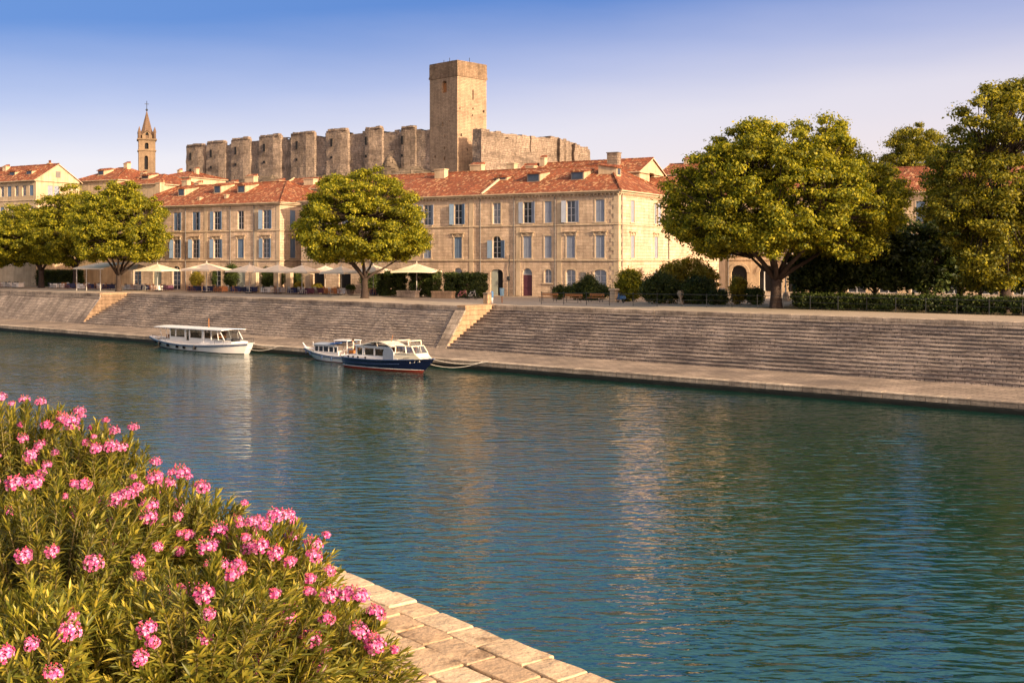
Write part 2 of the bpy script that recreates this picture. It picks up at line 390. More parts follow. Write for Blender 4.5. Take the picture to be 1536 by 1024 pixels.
# ------------------------------------------------------------------ far bank (local frame: u to the right along the quay, v away from the river)
QO = Vector((0, 87.3, 0)); UX = Vector((.765, -.644, 0)).normalized(); VX = Vector((-UX.y, UX.x, 0))
QR = math.atan2(UX.y, UX.x)
def Q(u, v, z=0.0): return QO + UX * u + VX * v + Vector((0, 0, z))
def toQ(p):
    d = Vector((p.x, p.y, 0)) - QO
    return d.dot(UX), d.dot(VX)
def qobj(o, kind=None, label=None, cat=None, group=None):
    o.location = QO; o.rotation_euler = (0, 0, QR)
    return tag(o, label, cat, group, kind)
VB, VT, VS = 8.3, 10.9, 14.7
U0, U1, U2, U3 = -260.0, -78.5, -14.8, 90.0
KH = .42        # kerb height below the esplanade
rnd = random.Random(7)
# lower quay: capping stones with a rough front, then paving
mb = MB()
u = U0
while u < U3:
    l = rnd.uniform(1.1, 2.0) if u > -130 else 6
    j = rnd.uniform(-.008, .008)
    mb.bbox(u, u + l - .006, .02 + j, .9, ZW - .34, ZW + .015 + rnd.uniform(-.003, .003), .03, 1)
    u += l
mb.box(U0, U3, .10, VB + 9, -2, ZW - .02, 0)
o = qobj(mb.build('walkway', [M['walk'], M['kerb']]), 'structure')
# a dark wet wall face below the capping
t = NT('wet_quay_wall')
ps = t.pos(); sep = t.n('ShaderNodeSeparateXYZ'); t.l(ps, sep.inputs[0])
nz = t.noise(t.mapping(ps, (1, 1, 2)), 1.2, 5, .65)
col = t.ramp(t.math('ADD', sep.outputs['Z'], t.math('MULTIPLY', nz, .35)), [(.18, (.012, .014, .010)), (.42, (.03, .028, .02)), (.62, (.17, .14, .11))])
M['wet'] = t.done(t.bsdf(col, .7, t.bump(nz, .06), .3))
mb = MB(); mb.box(U0, U3, .06, .3, -2, ZW - .34, 0)
qobj(mb.build('quay_face', M['wet']), 'structure')
# generic stepped / battered slope lofted between two end profiles
def profile(n, vt, zb, zt, tread):
    """risers with a projecting nosing slab: list of (v, z) and one material index per segment"""
    pts, mi = [], []
    dz = (zt - zb) / n; dv = (vt - VB) / n; lip = .035 * min(1, dv / .4)
    for i in range(n):
        v0 = VB + dv * i; z0 = zb + dz * i
        bt = dv * (1 - tread)
        pts += [(v0, z0), (v0 + bt, z0 + dz - .085), (v0 + bt - lip, z0 + dz - .08), (v0 + bt - lip, z0 + dz - .012), (v0 + bt - lip + .02, z0 + dz)]
        mi += [0, 1, 1, 1, 1]
    pts.append((vt, zt))
    return pts, mi
def slope(ua, ub, pa, pb, nseg, name, mats, jitter, mat_alt=None):
    mb = MB()
    if isinstance(pa, tuple): (pa, mi), (pb, _) = pa, pb
    else: mi = [0] * (len(pa) - 1)
    rows = []
    for k in range(nseg + 1):
        f = k / nseg
        row = []
        for i, ((va, za), (vb, zb)) in enumerate(zip(pa, pb)):
            uu = ua + (ub - ua) * f
            st_ = i // 5
            jv = noise.noise(Vector((uu * .35, st_ * 3.1, 0))) * jitter
            jz = noise.noise(Vector((uu * .5, st_ * 5.7 + (9 if i % 5 in (0, 4) else 0) * 0, 9))) * jitter * .45 if 0 < i < len(pa) - 1 else 0
            if i % 5 == 1: jv += noise.noise(Vector((uu * 1.7, i, 3))) * .03
            row.append((uu, va + (vb - va) * f + jv, za + (zb - za) * f + jz))
        rows.append(row)
    n = len(pa)
    vs = [p for r in rows for p in r]
    for m_ in (0, 1):
        fs = [(k * n + i, k * n + i + n, k * n + i + n + 1, k * n + i + 1) for k in range(nseg) for i in range(n - 1) if mi[i] == m_]
        if fs: mb.add(vs, fs, m_)
    return mb
ZT = ZE - KH
NS = 14
# left battered wall
pw = [(VB, ZW - .02), (VB + (VT - VB) * .86, ZW + (ZT - ZW) * .90), (VB + (VT - VB) * .86 + .14, ZW + (ZT - ZW) * .90 + .02), (VB + (VT - VB) * .86 + .14, ZT - .1), (VT, ZT)]
root = thing('revetment_wall', 'steep sloping stone river wall at the far left, without steps', 'river wall', QO, QR)
mb = slope(U0, U1, pw, pw, 120, 'w', None, .05); mb.build('wall_face', M['revet'], root)
mb = MB(); zc = ZT
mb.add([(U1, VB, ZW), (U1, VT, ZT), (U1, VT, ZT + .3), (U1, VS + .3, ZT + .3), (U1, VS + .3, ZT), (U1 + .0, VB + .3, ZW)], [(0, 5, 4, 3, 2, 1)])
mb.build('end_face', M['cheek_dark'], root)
# middle flight: treads narrow towards the right until it stands like a wall
# (nosing slabs get their own worn stone)
root = thing('stepped_embankment', 'long coarse stepped stone embankment behind the three moored boats', 'embankment', QO, QR)
pa = profile(NS, VS, ZW - .02, ZT, .85); pb = profile(NS, VT, ZW - .02, ZT, .35)
mb = slope(U1, U2, pa, pb, 200, 'e', None, .10); mb.build('stepped_face', [M['revet'], M['nosing']], root)
mb = MB(); mb.add([(U2, VB, ZW), (U2, VT, ZT), (U2, VT, ZT + .3), (U2, VS + .3, ZT + .3), (U2, VS + .3, ZT), (U2, VB + .3, ZW)], [(0, 5, 4, 3, 2, 1)])
mb.build('end_face', M['cheek'], root)
mb = MB(); n_ = 9
for i in range(n_):
    f0, f1 = i / n_, (i + 1) / n_
    za, zb_ = ZW + (ZT - ZW) * f0, ZW + (ZT - ZW) * f1
    va, vb_ = VB + (VT - VB) * f0, VB + (VT - VB) * f1
    d = .0
    mb.add([(U2 - 1.2, va - .14, za), (U2 + .03, va - .14, za), (U2 + .03, vb_ - .14, zb_ - .015), (U2 - 1.2, vb_ - .14, zb_ - .015),
            (U2 - 1.2, va + .4, za), (U2 + .03, va + .05, za), (U2 + .03, vb_ + .05, zb_ - .015), (U2 - 1.2, vb_ + .4, zb_ - .015)],
           [(0, 1, 2, 3), (1, 5, 6, 2), (0, 3, 7, 4), (3, 2, 6, 7)])
mb.build('corner_stones', M['kerb'], root)
# right flight of steps
root = thing('stone_stairs', 'wide flight of worn grey stone steps down to the river walkway at right', 'steps', QO, QR)
pa = profile(NS, VS, ZW - .02, ZT, .9)
mb = slope(U2, U3, pa, pa, 300, 's', None, .09); mb.build('flight', [M['steps'], M['nosing']], root)
# kerb along the top
def kerb_run(ua, ub, va, vb, sd):
    rr = random.Random(sd); mb = MB(); L = ub - ua; u = 0
    while u < L - .3:
        l = min(rr.uniform(1.0, 1.9), L - u)
        f = u / L; v = va + (vb - va) * f + rr.uniform(-.008, .008) - .08
        mb.bbox(ua + u, ua + u + l - .006, v - .06, v + .62, ZT - .04, ZE + rr.uniform(0, .006), .035)
        u += l
    return mb
root = thing('kerb', 'low pale stone kerb along the top edge of the river wall', 'kerb', QO, QR)
kerb_run(-150, U1, VT, VT, 1).build('kerb_stones', M['kerb'], root)
kerb_run(U1, U2, VS, VT, 2).build('kerb_stones', M['kerb'], root)
kerb_run(U2 + .1, U3, VS, VS, 3).build('kerb_stones', M['kerb'], root)
mb = MB()
for ue in (U1, U2):
    mb.bbox(ue - 1.0, ue + .05, VT - .1, VS + .5, ZT + .28, ZE + .045, .03)
mb.build('end_cap', M['cheek'], root)
# esplanade sheet (reaches the horizon)
mb = MB()
e = .25
front = [(U0, VT + e), (U1, VT + e), (U1, VS + e), (U2, VT + e), (U2, VS + e), (U3, VS + e)]
for (ua, va), (ub, vb) in zip(front[:-1], front[1:]):
    if ub > ua: mb.quad((ua, va, ZE - .02), (ub, vb, ZE - .02), (ub, 400, ZE - .02), (ua, 400, ZE - .02))
qobj(mb.build('esplanade', M['espl']), 'structure')
mb = MB(); mb.quad((-4000, -1000, -2.5), (4000, -1000, -2.5), (4000, 5000, -2.5), (-4000, 5000, -2.5))
gm = plain('ground_earth', (.16, .13, .09), .9, .3, .2)
tag(mb.build('ground', gm), kind='structure')
# verge of dry grass under the big trees at right
vm = plain('dry_verge', (.13, .10, .035), .95, .5, 1.5)
mb = MB(); mb.quad((8, 24.2, ZE - .012), (U3, 24.2, ZE - .012), (U3, 38, ZE - .012), (8, 33, ZE - .012))
qobj(mb.build('verge', vm), 'structure')
# ------------------------------------------------------------------ near bank
NO = Vector((.62, 7.03, 0)); EX = Vector((-.627, .779, 0)).normalized(); NX = Vector((EX.y * -1, EX.x, 0))  # inland
NR = math.atan2(EX.y, EX.x)
def N(s, q, z=ZN): return NO + EX * s + NX * q + Vector((0, 0, z))
t = NT('near_bank_stone')
ob = t.obj()
g = t.n('ShaderNodeNewGeometry')
c = t.ramp(g.outputs['Random Per Island'], [(0, (.52, .355, .215)), (.5, (.62, .45, .28)), (1, (.72, .55, .36))])
c = t.mix(1, c, t.ramp(t.noise(ob, 3.5, 6, .65), [(.3, .7), (.7, 1.08)]), 'MULTIPLY')
c = t.mix(t.ramp(t.noise(ob, 2.6, 5, .7), [(.56, 0.0), (.68, .85)]), c, (.20, .125, .07))
c = t.mix(1, c, t.ramp(t.noise(ob, 40, 3, .6), [(.3, .8), (.7, 1.05)]), 'MULTIPLY')
hh = t.math('ADD', t.math('MULTIPLY', t.noise(ob, 14, 6, .65), .6), t.math('MULTIPLY', t.noise(ob, 4, 3), 1.0))
M['slab'] = t.done(t.bsdf(c, .85, t.bump(hh, .03), .25))
M['joint'] = plain('near_joint_soil', (.13, .085, .045), .95, .5, 12)
rs = random.Random(11)
mb = MB()
def slabstone(s0, s1, q0, q1, zt):
    n = 7; out = []
    def edge(a, b, k):
        for i in range(k):
            f = i / k
            out.append((a[0] + (b[0] - a[0]) * f, a[1] + (b[1] - a[1]) * f))
    edge((s0, q0), (s1, q0), n); edge((s1, q0), (s1, q1), 4); edge((s1, q1), (s0, q1), n); edge((s0, q1), (s0, q0), 4)
    c = ((s0 + s1) / 2, (q0 + q1) / 2)
    rings = []
    for ins, z in ((0, zt - .30), (0.0, zt - .012), (.004, zt - .003), (.011, zt)):
        ring = []
        for (a, b) in out:
            dx, dy = a - c[0], b - c[1]
            hx, hy = (s1 - s0) / 2, (q1 - q0) / 2
            # rounded rectangle
            k = (abs(dx / hx) ** 16 + abs(dy / hy) ** 16) ** (-1 / 16)
            dx *= k * (1 - ins / hx); dy *= k * (1 - ins / hy)
            nv = noise.noise_vector(Vector((a * 3.3, b * 3.3, s0 * 7 + q0 * 3)))
            ring.append((c[0] + dx + nv.x * .016, c[1] + dy + nv.y * .016, z + nv.z * .003))
        rings.append(ring)
    m = len(out); vs = [p for r_ in rings for p in r_] + [(c[0], c[1], zt + .002)]
    fs = []
    for r_ in range(3):
        for i in range(m):
            j = (i + 1) % m
            fs.append((r_ * m + i, r_ * m + j, (r_ + 1) * m + j, (r_ + 1) * m + i))
    for i in range(m):
        fs.append((3 * m + i, 3 * m + (i + 1) % m, 4 * m))
    mb.add(vs, fs)
q = 0.0; row = 0
while q < 4.2:
    wd = (.27 if row == 0 else rs.uniform(.17, .31))
    s = -4.5 + rs.uniform(0, .4)
    while s < 14:
        l = rs.uniform(.24, .52) if row == 0 else rs.uniform(.18, .52)
        qq = q + (rs.uniform(-.012, .010) if row == 0 else 0)
        g_ = rs.uniform(.002, .007)
        slabstone(s + g_, s + l - g_, qq + g_, q + wd - g_, ZN + rs.uniform(-.006, .006))
        s += l
    q += wd; row += 1
o = mb.build('quay_paving', M['slab']); o.location = NO; o.rotation_euler = (0, 0, NR); tag(o, kind='structure')
mb = MB(); mb.box(-60, 160, .05, 60, -2, ZN - .016)
o = mb.build('near_bank', M['joint']); o.location = NO; o.rotation_euler = (0, 0, NR); tag(o, kind='structure')
mb = MB()
mb.box(-60, 160, .0, .05, -2, ZN - .3)
o = mb.build('near_quay_wall', M['revet']); o.location = NO; o.rotation_euler = (0, 0, NR); tag(o, 'stone wall of the near bank dropping into the river', 'river wall')
# ------------------------------------------------------------------ buildings
BO = Vector((12.0, 127.7, ZE)); BX = Vector((.86, -.51, 0)).normalized(); BY = Vector((-BX.y, BX.x, 0)); BR = math.atan2(BX.y, BX.x)
def B(x, y, z=0.0): return BO + BX * x + BY * y + Vector((0, 0, z))
def fx(px, y=0.0):
    k = (px - CX) / F; o = BO + BY * y
    # o + BX*x on the ray
    return (k * o.y - o.x) / (BX.x - k * BX.y)
def wall_face(mb, X, W, Ht, ops, reveal=.28, m=0, mr=None, z0=0.0):
    """facade in the XZ plane (outside = -y), openings (x0,x1,z0,z1,rise); X: matrix"""
    mr = m if mr is None else mr
    old = mb.X; mb.X = X if old is None else old @ X
    xs = sorted({0.0, W} | {o[0] for o in ops} | {o[1] for o in ops})
    zs = sorted({z0, Ht} | {o[2] for o in ops} | {o[3] for o in ops})
    xs = [x for x in xs if 0 <= x <= W]
    for i in range(len(xs) - 1):
        runs = []
        cx = (xs[i] + xs[i + 1]) / 2
        for j in range(len(zs) - 1):
            cz = (zs[j] + zs[j + 1]) / 2
            hole = any(o[0] < cx < o[1] and o[2] < cz < o[3] for o in ops)
            if hole: runs.append(None)
            elif runs and runs[-1] is not None: runs[-1][1] = zs[j + 1]
            else: runs.append([zs[j], zs[j + 1]])
        for r_ in runs:
            if r_: mb.quad((xs[i], 0, r_[0]), (xs[i + 1], 0, r_[0]), (xs[i + 1], 0, r_[1]), (xs[i], 0, r_[1]), m)
    for (a, b, c, d, r_) in ops:
        zt = d - r_
        mb.quad((a, 0, c), (a, reveal, c), (a, reveal, zt), (a, 0, zt), mr)
        mb.quad((b, 0, c), (b, 0, zt), (b, reveal, zt), (b, reveal, c), mr)
        mb.quad((a, 0, c), (b, 0, c), (b, reveal, c), (a, reveal, c), mr)
        if r_ <= 0:
            mb.quad((a, 0, d), (a, reveal, d), (b, reveal, d), (b, 0, d), mr)
        else:
            n = 8; pts = []
            for k in range(n + 1):
                f = k / n * 2 - 1
                pts.append((a + (b - a) * k / n, zt + r_ * math.sqrt(max(0, 1 - f * f))))
            for (x0, z0_), (x1, z1_) in zip(pts[:-1], pts[1:]):
                mb.quad((x0, 0, z0_), (x1, 0, z1_), (x1, 0, d), (x0, 0, d), m)
                mb.quad((x0, 0, z0_), (x0, reveal, z0_), (x1, reveal, z1_), (x1, 0, z1_), mr)
    mb.X = old
_wc = {}
def cached(key, fn):
    if key not in _wc: _wc[key] = fn()
    return _wc[key]
def shutter_mesh(w, h, mat, closed):
    mb = MB(); t_ = .045
    mb.box(0, .06, 0, t_, 0, h); mb.box(w - .06, w, 0, t_, 0, h)
    for z in (0, h * .5 - .04, h - .08): mb.box(.06, w - .06, .002, t_ - .002, z, z + .08)
    n = int(h / .11)
    for i in range(n):
        z = .08 + i * (h - .16) / n
        mb.quad((.06, .006, z), (w - .06, .006, z), (w - .06, t_ - .006, z + .11), (.06, t_ - .006, z + .11))
    mb.quad((.06, t_ - .004, .06), (w - .06, t_ - .004, .06), (w - .06, t_ - .004, h - .06), (.06, t_ - .004, h - .06))
    return mb.mesh('shutter', mat)
def add_window(root, loc, rz, w, h, kind, rise=0.0, trim=True, hood=False, shmat='shut', sill=True, rng=random.Random(3)):
    """window part of a building; children: pane, shutter, surround, sill, hood"""
    def frame():
        mb = MB(); f = .07; y0, y1 = .16, .23
        mb.box(-w / 2, -w / 2 + f, y0, y1, 0, h); mb.box(w / 2 - f, w / 2, y0, y1, 0, h)
        mb.box(-w / 2 + f, w / 2 - f, y0, y1, 0, f); mb.box(-w / 2 + f, w / 2 - f, y0, y1, h - f, h)
        mb.box(-.045, .045, y0 - .01, y1 - .01, f, h - f)
        nr = max(2, int(round(h / .75)))
        for i in range(1, nr):
            z = h * i / nr
            for a, b in ((-w / 2 + f, -.045), (.045, w / 2 - f)): mb.box(a, b, y0 + .01, y1 - .02, z - .02, z + .02)
        return mb.mesh('window', M['frame'])
    wo_ = link(bpy.data.objects.new('window', cached(('f', round(w, 2), round(h, 2)), frame)), root)
    wo_.location = loc; wo_.rotation_euler = (0, 0, rz)
    def sub(name, me, l=(0, 0, 0), r_=0.0):
        c = link(bpy.data.objects.new(name, me), wo_); c.location = l; c.rotation_euler = (0, 0, r_); return c
    def pane(gm):
        mb = MB(); mb.box(-w / 2 + .03, w / 2 - .03, .195, .21, .03, h - .03); return mb.mesh('pane', M[gm])
    gm = 'glass_pale' if kind == 'pale' else 'glass'
    sub('pane', cached(('p', round(w, 2), round(h, 2), gm), lambda: pane(gm)))
    hs = h - rise
    if kind in ('closed', 'half'):
        sm = cached(('s', round(w, 2), round(hs, 2), shmat), lambda: shutter_mesh(w / 2 - .01, hs - .03, M[shmat], True))
        sub('shutter', sm, (-w / 2 + .005, .05, .015))
        if kind == 'closed': sub('shutter', sm, (.005, .05, .015))
        else: sub('shutter', sm, (w / 2 + .02, -.02, .015), R(-22))
    elif kind in ('open', 'pale_open'):
        sm = cached(('s', round(w, 2), round(hs, 2), shmat), lambda: shutter_mesh(w / 2 - .01, hs - .03, M[shmat], True))
        a = rng.uniform(8, 35); b_ = rng.uniform(8, 30)
        # hinged at the jambs, swung back against the wall
        c_ = sub('shutter', sm, (w / 2 + .02, -.06, .015), R(-b_))
        ww = w / 2 - .01
        c2 = sub('shutter', sm, (-w / 2 - .02 - ww * math.cos(R(a)), -.06 - ww * math.sin(R(a)), .015), R(a))
    if trim:
        def surround():
            mb = MB(); f = .17; y = -.035
            mb.box(-w / 2 - f, -w / 2, y, .02, 0, h - rise); mb.box(w / 2, w / 2 + f, y, .02, 0, h - rise)
            if rise <= 0: mb.box(-w / 2 - f, w / 2 + f, y - .004, .02, h, h + f)
            else:
                n = 8; pts = []
                for k in range(n + 1):
                    fr = k / n * 2 - 1; pts.append((fr, math.sqrt(max(0, 1 - fr * fr))))
                for (f0, g0), (f1, g1) in zip(pts[:-1], pts[1:]):
                    zi = h - rise
                    a0 = (f0 * w / 2, zi + rise * g0); a1 = (f1 * w / 2, zi + rise * g1)
                    b0 = (f0 * (w / 2 + f), zi + (rise + f) * g0); b1 = (f1 * (w / 2 + f), zi + (rise + f) * g1)
                    mb.quad((a0[0], y, a0[1]), (a1[0], y, a1[1]), (b1[0], y, b1[1]), (b0[0], y, b0[1]))
                    mb.quad((b0[0], y, b0[1]), (b1[0], y, b1[1]), (b1[0], .02, b1[1]), (b0[0], .02, b0[1]))
                    mb.quad((a1[0], y, a1[1]), (a0[0], y, a0[1]), (a0[0], .02, a0[1]), (a1[0], .02, a1[1]))
            return mb.mesh('surround', M['trim'])
        sub('surround', cached(('sr', round(w, 2), round(h, 2), round(rise, 2)), surround))
    if sill:
        def sl():
            mb = MB(); mb.bbox(-w / 2 - .25, w / 2 + .25, -.13, .1, -.14, -.002, .02); return mb.mesh('sill', M['trim'])
        sub('sill', cached(('sl', round(w, 2)), sl))
    if hood:
        def hd():
            mb = MB(); z = h + .36
            mb.box(-w / 2 - .35, w / 2 + .35, -.16, .02, z, z + .07); mb.box(-w / 2 - .42, w / 2 + .42, -.22, .02, z + .07, z + .14)
            for s_ in (-1, 1):
                x = s_ * (w / 2 + .2); mb.box(x - .07, x + .07, -.12, .02, z - .35, z)
            mb.box(-.16, .16, -.12, .02, h + .17, z)
            return mb.mesh('hood', M['trim'])
        sub('hood', cached(('hd', round(w, 2), round(h, 2)), hd))
    return wo_
def rot(rz, loc=(0, 0, 0)): return Matrix.Translation(loc) @ Matrix.Rotation(rz, 4, 'Z')
def pipe(root, x, zt, y=-.09, X=None):
    mb = MB(); mb.X = X
    mb.tube([(x, y, .1), (x, y, zt - .5), (x, y - .25, zt - .12)], .065, 6)
    for z in (2, 4.1, 6.2, 8.2, 10.4):
        if z < zt - .6: mb.box(x - .1, x + .1, y - .085, .0, z, z + .06)
    return mb.build('downpipe', M['lead'], root)
def hip_roof(root, x0, x1, y0, y1, z, rise, hl, hr, ov=.55, name='roof'):
    """hl/hr: inset of the ridge end at left/right (0 = gable)"""
    mb = MB()
    a, b, c, d = x0 - ov, x1 + ov, y0 - ov, y1 + ov
    if hl == 0: a = x0 - .25
    if hr == 0: b = x1 + .25
    ym = (y0 + y1) / 2; dz = rise / ((y1 - y0) / 2) * ov; ze = z - dz * .35
    zr = z + rise
    rl = (x0 + hl if hl else a, ym, zr); rr = (x1 - hr if hr else b, ym, zr)
    # subdivided, slightly sagging slopes
    def patch(p, n=10, mseg=6, m=0):
        # p: eave-left, eave-right, ridge-right, ridge-left
        vs = []
        for j in range(mseg + 1):
            for i in range(n + 1):
                f, g = i / n, j / mseg
                lo = Vector(p[0]).lerp(Vector(p[1]), f); hi = Vector(p[3]).lerp(Vector(p[2]), f)
                q_ = lo.lerp(hi, g)
                if 0 < g < 1: q_.z += noise.noise(Vector((q_.x * .35, q_.y * .35, 4))) * .10 - .05 * math.sin(math.pi * g)
                vs.append(q_)
        fs = [(j * (n + 1) + i, j * (n + 1) + i + 1, (j + 1) * (n + 1) + i + 1, (j + 1) * (n + 1) + i) for j in range(mseg) for i in range(n)]
        mb.add(vs, fs, m)
    E = [(a, c, ze), (b, c, ze), (b, d, ze), (a, d, ze)]
    patch([E[0], E[1], rr, rl], max(6, int((x1 - x0) / 2)))
    patch([E[2], E[3], rl, rr], max(6, int((x1 - x0) / 2)))
    if hr: patch([E[1], E[2], rr, rr])
    if hl: patch([E[3], E[0], rl, rl])
    th = .13
    F_ = [(p[0], p[1], ze - th) for p in E]
    for i in range(4):
        j = (i + 1) % 4
        if (i == 1 and hr == 0) or (i == 3 and hl == 0): continue
        mb.quad(F_[i], F_[j], E[j], E[i], 1)
    mb.quad(F_[3], F_[2], F_[1], F_[0], 1)
    for hh, xx, s_ in ((hl, a, -1), (hr, b, 1)):
        if hh == 0:
            xi = x0 if s_ < 0 else x1
            pr = (xx, ym, zr)
            for e0, e1 in (((xx, c, ze), pr), ((xx, d, ze), pr)):
                mb.quad(e0, e1, (e1[0], e1[1], e1[2] - th), (e0[0], e0[1], e0[2] - th), 1)
    o = mb.build(name, [M['tiles'], M['trim']], root)
    mb = MB(); pts = []
    segs = [(rl, rr)]
    if hr: segs += [(E[1], rr), (E[2], rr)]
    if hl: segs += [(E[0], rl), (E[3], rl)]
    for p0, p1 in segs:
        L = (Vector(p1) - Vector(p0)).length; n = max(2, int(L / .45))
        for i in range(n):
            f0, f1 = i / n, (i + 1.15) / n
            q0 = Vector(p0).lerp(Vector(p1), f0); q1 = Vector(p0).lerp(Vector(p1), min(1, f1))
            jz = noise.noise(Vector((q0.x * 2, q0.y * 2, 1))) * .03
            mb.tube([q0 + Vector((0, 0, jz)), q1 + Vector((0, 0, jz + .02))], [.14, .11], 6)
    mb.build('ridge_tiles', M['tiles'], o)
    return o
def chimney(roof, x, y, z, w, d, h, cap='slab', mat='facade_pale'):
    mb = MB(); w *= .8; h *= .72
    mb.box(x - w / 2, x + w / 2, y - d / 2, y + d / 2, z - 1.2, z + h)
    mb.box(x - w / 2 - .08, x + w / 2 + .08, y - d / 2 - .08, y + d / 2 + .08, z + h, z + h + .12)
    if cap == 'tile':
        mb.add([(x - w / 2, y - d / 2, z + h + .12), (x + w / 2, y - d / 2, z + h + .12), (x + w / 2, y + d / 2, z + h + .5), (x - w / 2, y + d / 2, z + h + .5), (x - w / 2, y + d / 2, z + h + .12), (x + w / 2, y + d / 2, z + h + .12)],
               [(0, 1, 2, 3), (0, 3, 4), (1, 5, 2), (3, 2, 5, 4)], 1)
    elif cap == 'pots':
        for k in (-1, 1): mb.lathe([(.13, 0), (.11, .4), (.14, .42), (.14, .48)], 8, (x + k * w * .22, y, z + h + .12), 1)
    return mb.build('chimney', [M[mat], M['tiles']], roof)
def dormer(roof, x, y, z, w, h, L, mat='facade_pale', dark=False):
    """lean-to dormer: front at y, runs back L with a shallow tiled roof"""
    mb = MB()
    mb.quad((x - w / 2, y, z), (x + w / 2, y, z), (x + w / 2, y, z + h), (x - w / 2, y, z + h), 3 if dark else 0)
    mb.box(x - w / 2 + .18, x + w / 2 - .18, y - .03, y + .05, z + .25, z + h - .15, 2)
    for s_ in (-1, 1):
        xx = x + s_ * w / 2
        ps = [(xx, y, z), (xx, y, z + h), (xx, y + L, z + h + .35), (xx, y + L, z)]
        mb.poly(ps if s_ < 0 else ps[::-1], 0)
    o_ = .18
    mb.add([(x - w / 2 - o_, y - o_, z + h), (x + w / 2 + o_, y - o_, z + h), (x + w / 2 + o_, y + L, z + h + .45), (x - w / 2 - o_, y + L, z + h + .45),
            (x - w / 2 - o_, y - o_, z + h - .1), (x + w / 2 + o_, y - o_, z + h - .1), (x + w / 2 + o_, y + L, z + h + .35), (x - w / 2 - o_, y + L, z + h + .35),
            (x, y - o_, z + h + .28), (x, y + L, z + h + .62)],
           [(0, 1, 8), (0, 8, 9, 3), (8, 1, 2, 9), (4, 5, 1, 0), (5, 6, 2, 1), (7, 4, 0, 3), (7, 6, 5, 4), (3, 9, 2)], 1)
    return mb.build('dormer', [M[mat], M['tiles'], M['glass'], M['lead']], roof)
def trim_band(root, name, x0, x1, z, h, proj, y=0.0, X=None, mat='trim', dent=False):
    mb = MB(); mb.X = X
    mb.bbox(x0, x1, y - proj, y + .0, z, z + h, min(.04, h * .3))
    if dent:
        n = int((x1 - x0) / .5)
        for i in range(n):
            xx = x0 + (x1 - x0) * (i + .5) / n
            mb.box(xx - .09, xx + .09, y - proj + .06, y - .0, z - .17, z - .003)
    return mb.build(name, M[mat], root)
EW = 12.25      # eave height over the esplanade
S1, S2 = 4.18, 8.28
# ---- central building -------------------------------------------------------
xl = fx(452)
root = thing('building', 'long three-storey honey stone riverside building with red tiled hip roof, grey shutters and wine-red door', 'building', BO, BR)
cols = {px: fx(px) for px in (478, 517, 556, 598, 641, 687, 745, 791, 822, 856, 900)}
ops = []; wins = []
rw = random.Random(21)
kinds_top = {478: 'open', 517: 'closed', 556: 'closed', 598: 'closed', 641: 'open', 687: 'open', 745: 'plain', 791: 'open', 822: 'closed', 856: 'open', 900: 'closed'}
kinds_mid = {478: 'closed', 517: 'closed', 556: 'open', 598: 'closed', 641: 'closed', 687: 'closed', 745: 'arch', 791: 'closed', 822: 'closed', 856: 'closed', 900: 'closed'}
for px, x in cols.items():
    w_ = .95 if px == 822 else 1.12
    ops.append((x - w_ / 2 - xl, x + w_ / 2 - xl, 8.62, 11.15, 0)); wins.append((x, 8.62, w_, 2.53, kinds_top[px], 0, False, px))
    if kinds_mid[px] == 'arch':
        ops.append((x - .6 - xl, x + .6 - xl, 4.5, 7.15, .5)); wins.append((x, 4.5, 1.2, 2.65, 'open', .5, True, px))
    else:
        ops.append((x - w_ / 2 - xl, x + w_ / 2 - xl, 4.52, 7.1, 0)); wins.append((x, 4.52, w_, 2.58, kinds_mid[px], 0, px != 822, px))
gops = {478: (1.9, 0.05, 3.1, 0), 517: (2.0, .05, 3.1, 0), 556: (1.5, .05, 3.2, .6), 598: (1.4, .05, 3.2, .6), 641: (1.3, .9, 3.2, .55), 687: (1.35, .05, 3.35, .65), 745: (1.75, .05, 3.2, .4), 791: (1.3, .05, 3.3, .55), 822: (.95, 1.6, 3.2, .3), 856: (1.25, .35, 3.2, .25), 900: (1.6, .35, 3.2, .3)}
for px, (w_, z0, z1, rs_) in gops.items():
    x = cols[px]
    ops.append((x - w_ / 2 - xl, x + w_ / 2 - xl, z0, z1, rs_))
mb = MB()
wall_face(mb, Matrix.Translation((xl, 0, 0)), -xl, EW, ops)
side_ops = []
DEP = 16.0
sx = [3.8, 10.6]
for y_ in sx:
    side_ops += [(y_ - .5, y_ + .5, 8.62, 11.15, 0), (y_ - .5, y_ + .5, 4.52, 7.1, 0), (y_ - .55, y_ + .55, .6, 3.2, .5)]
SX = rot(R(90), (0, 0, 0))      # side facade: local x runs along +y of the building, outside = +x
wall_face(mb, SX, DEP + 16, EW, side_ops)
wall_face(mb, rot(R(-90), (xl, DEP, 0)), DEP, EW, [])
mb.quad((0, DEP, 0), (xl, DEP, 0), (xl, DEP, EW), (0, DEP, EW))
mb.build('wall', M['facade'], root)
for (x, z, w_, h_, k_, rs_, hood, px) in wins:
    add_window(root, (x, 0, z), 0, w_, h_, 'pale' if k_ == 'plain' else k_, rs_, True, hood and k_ != 'open', 'shut' if px not in (745, 687) else 'shut_blue', True, rw)
for y_ in sx:
    k1, k2 = ('closed', 'plain') if y_ < 5 else ('half', 'closed')
    add_window(root, (0, y_, 8.62), R(90), 1.0, 2.53, k1, 0, True, False)
    add_window(root, (0, y_, 4.52), R(90), 1.0, 2.58, 'closed', 0, True, True)
    add_window(root, (0, y_, .6), R(90), 1.1, 2.6, 'plain', .5, True, False)
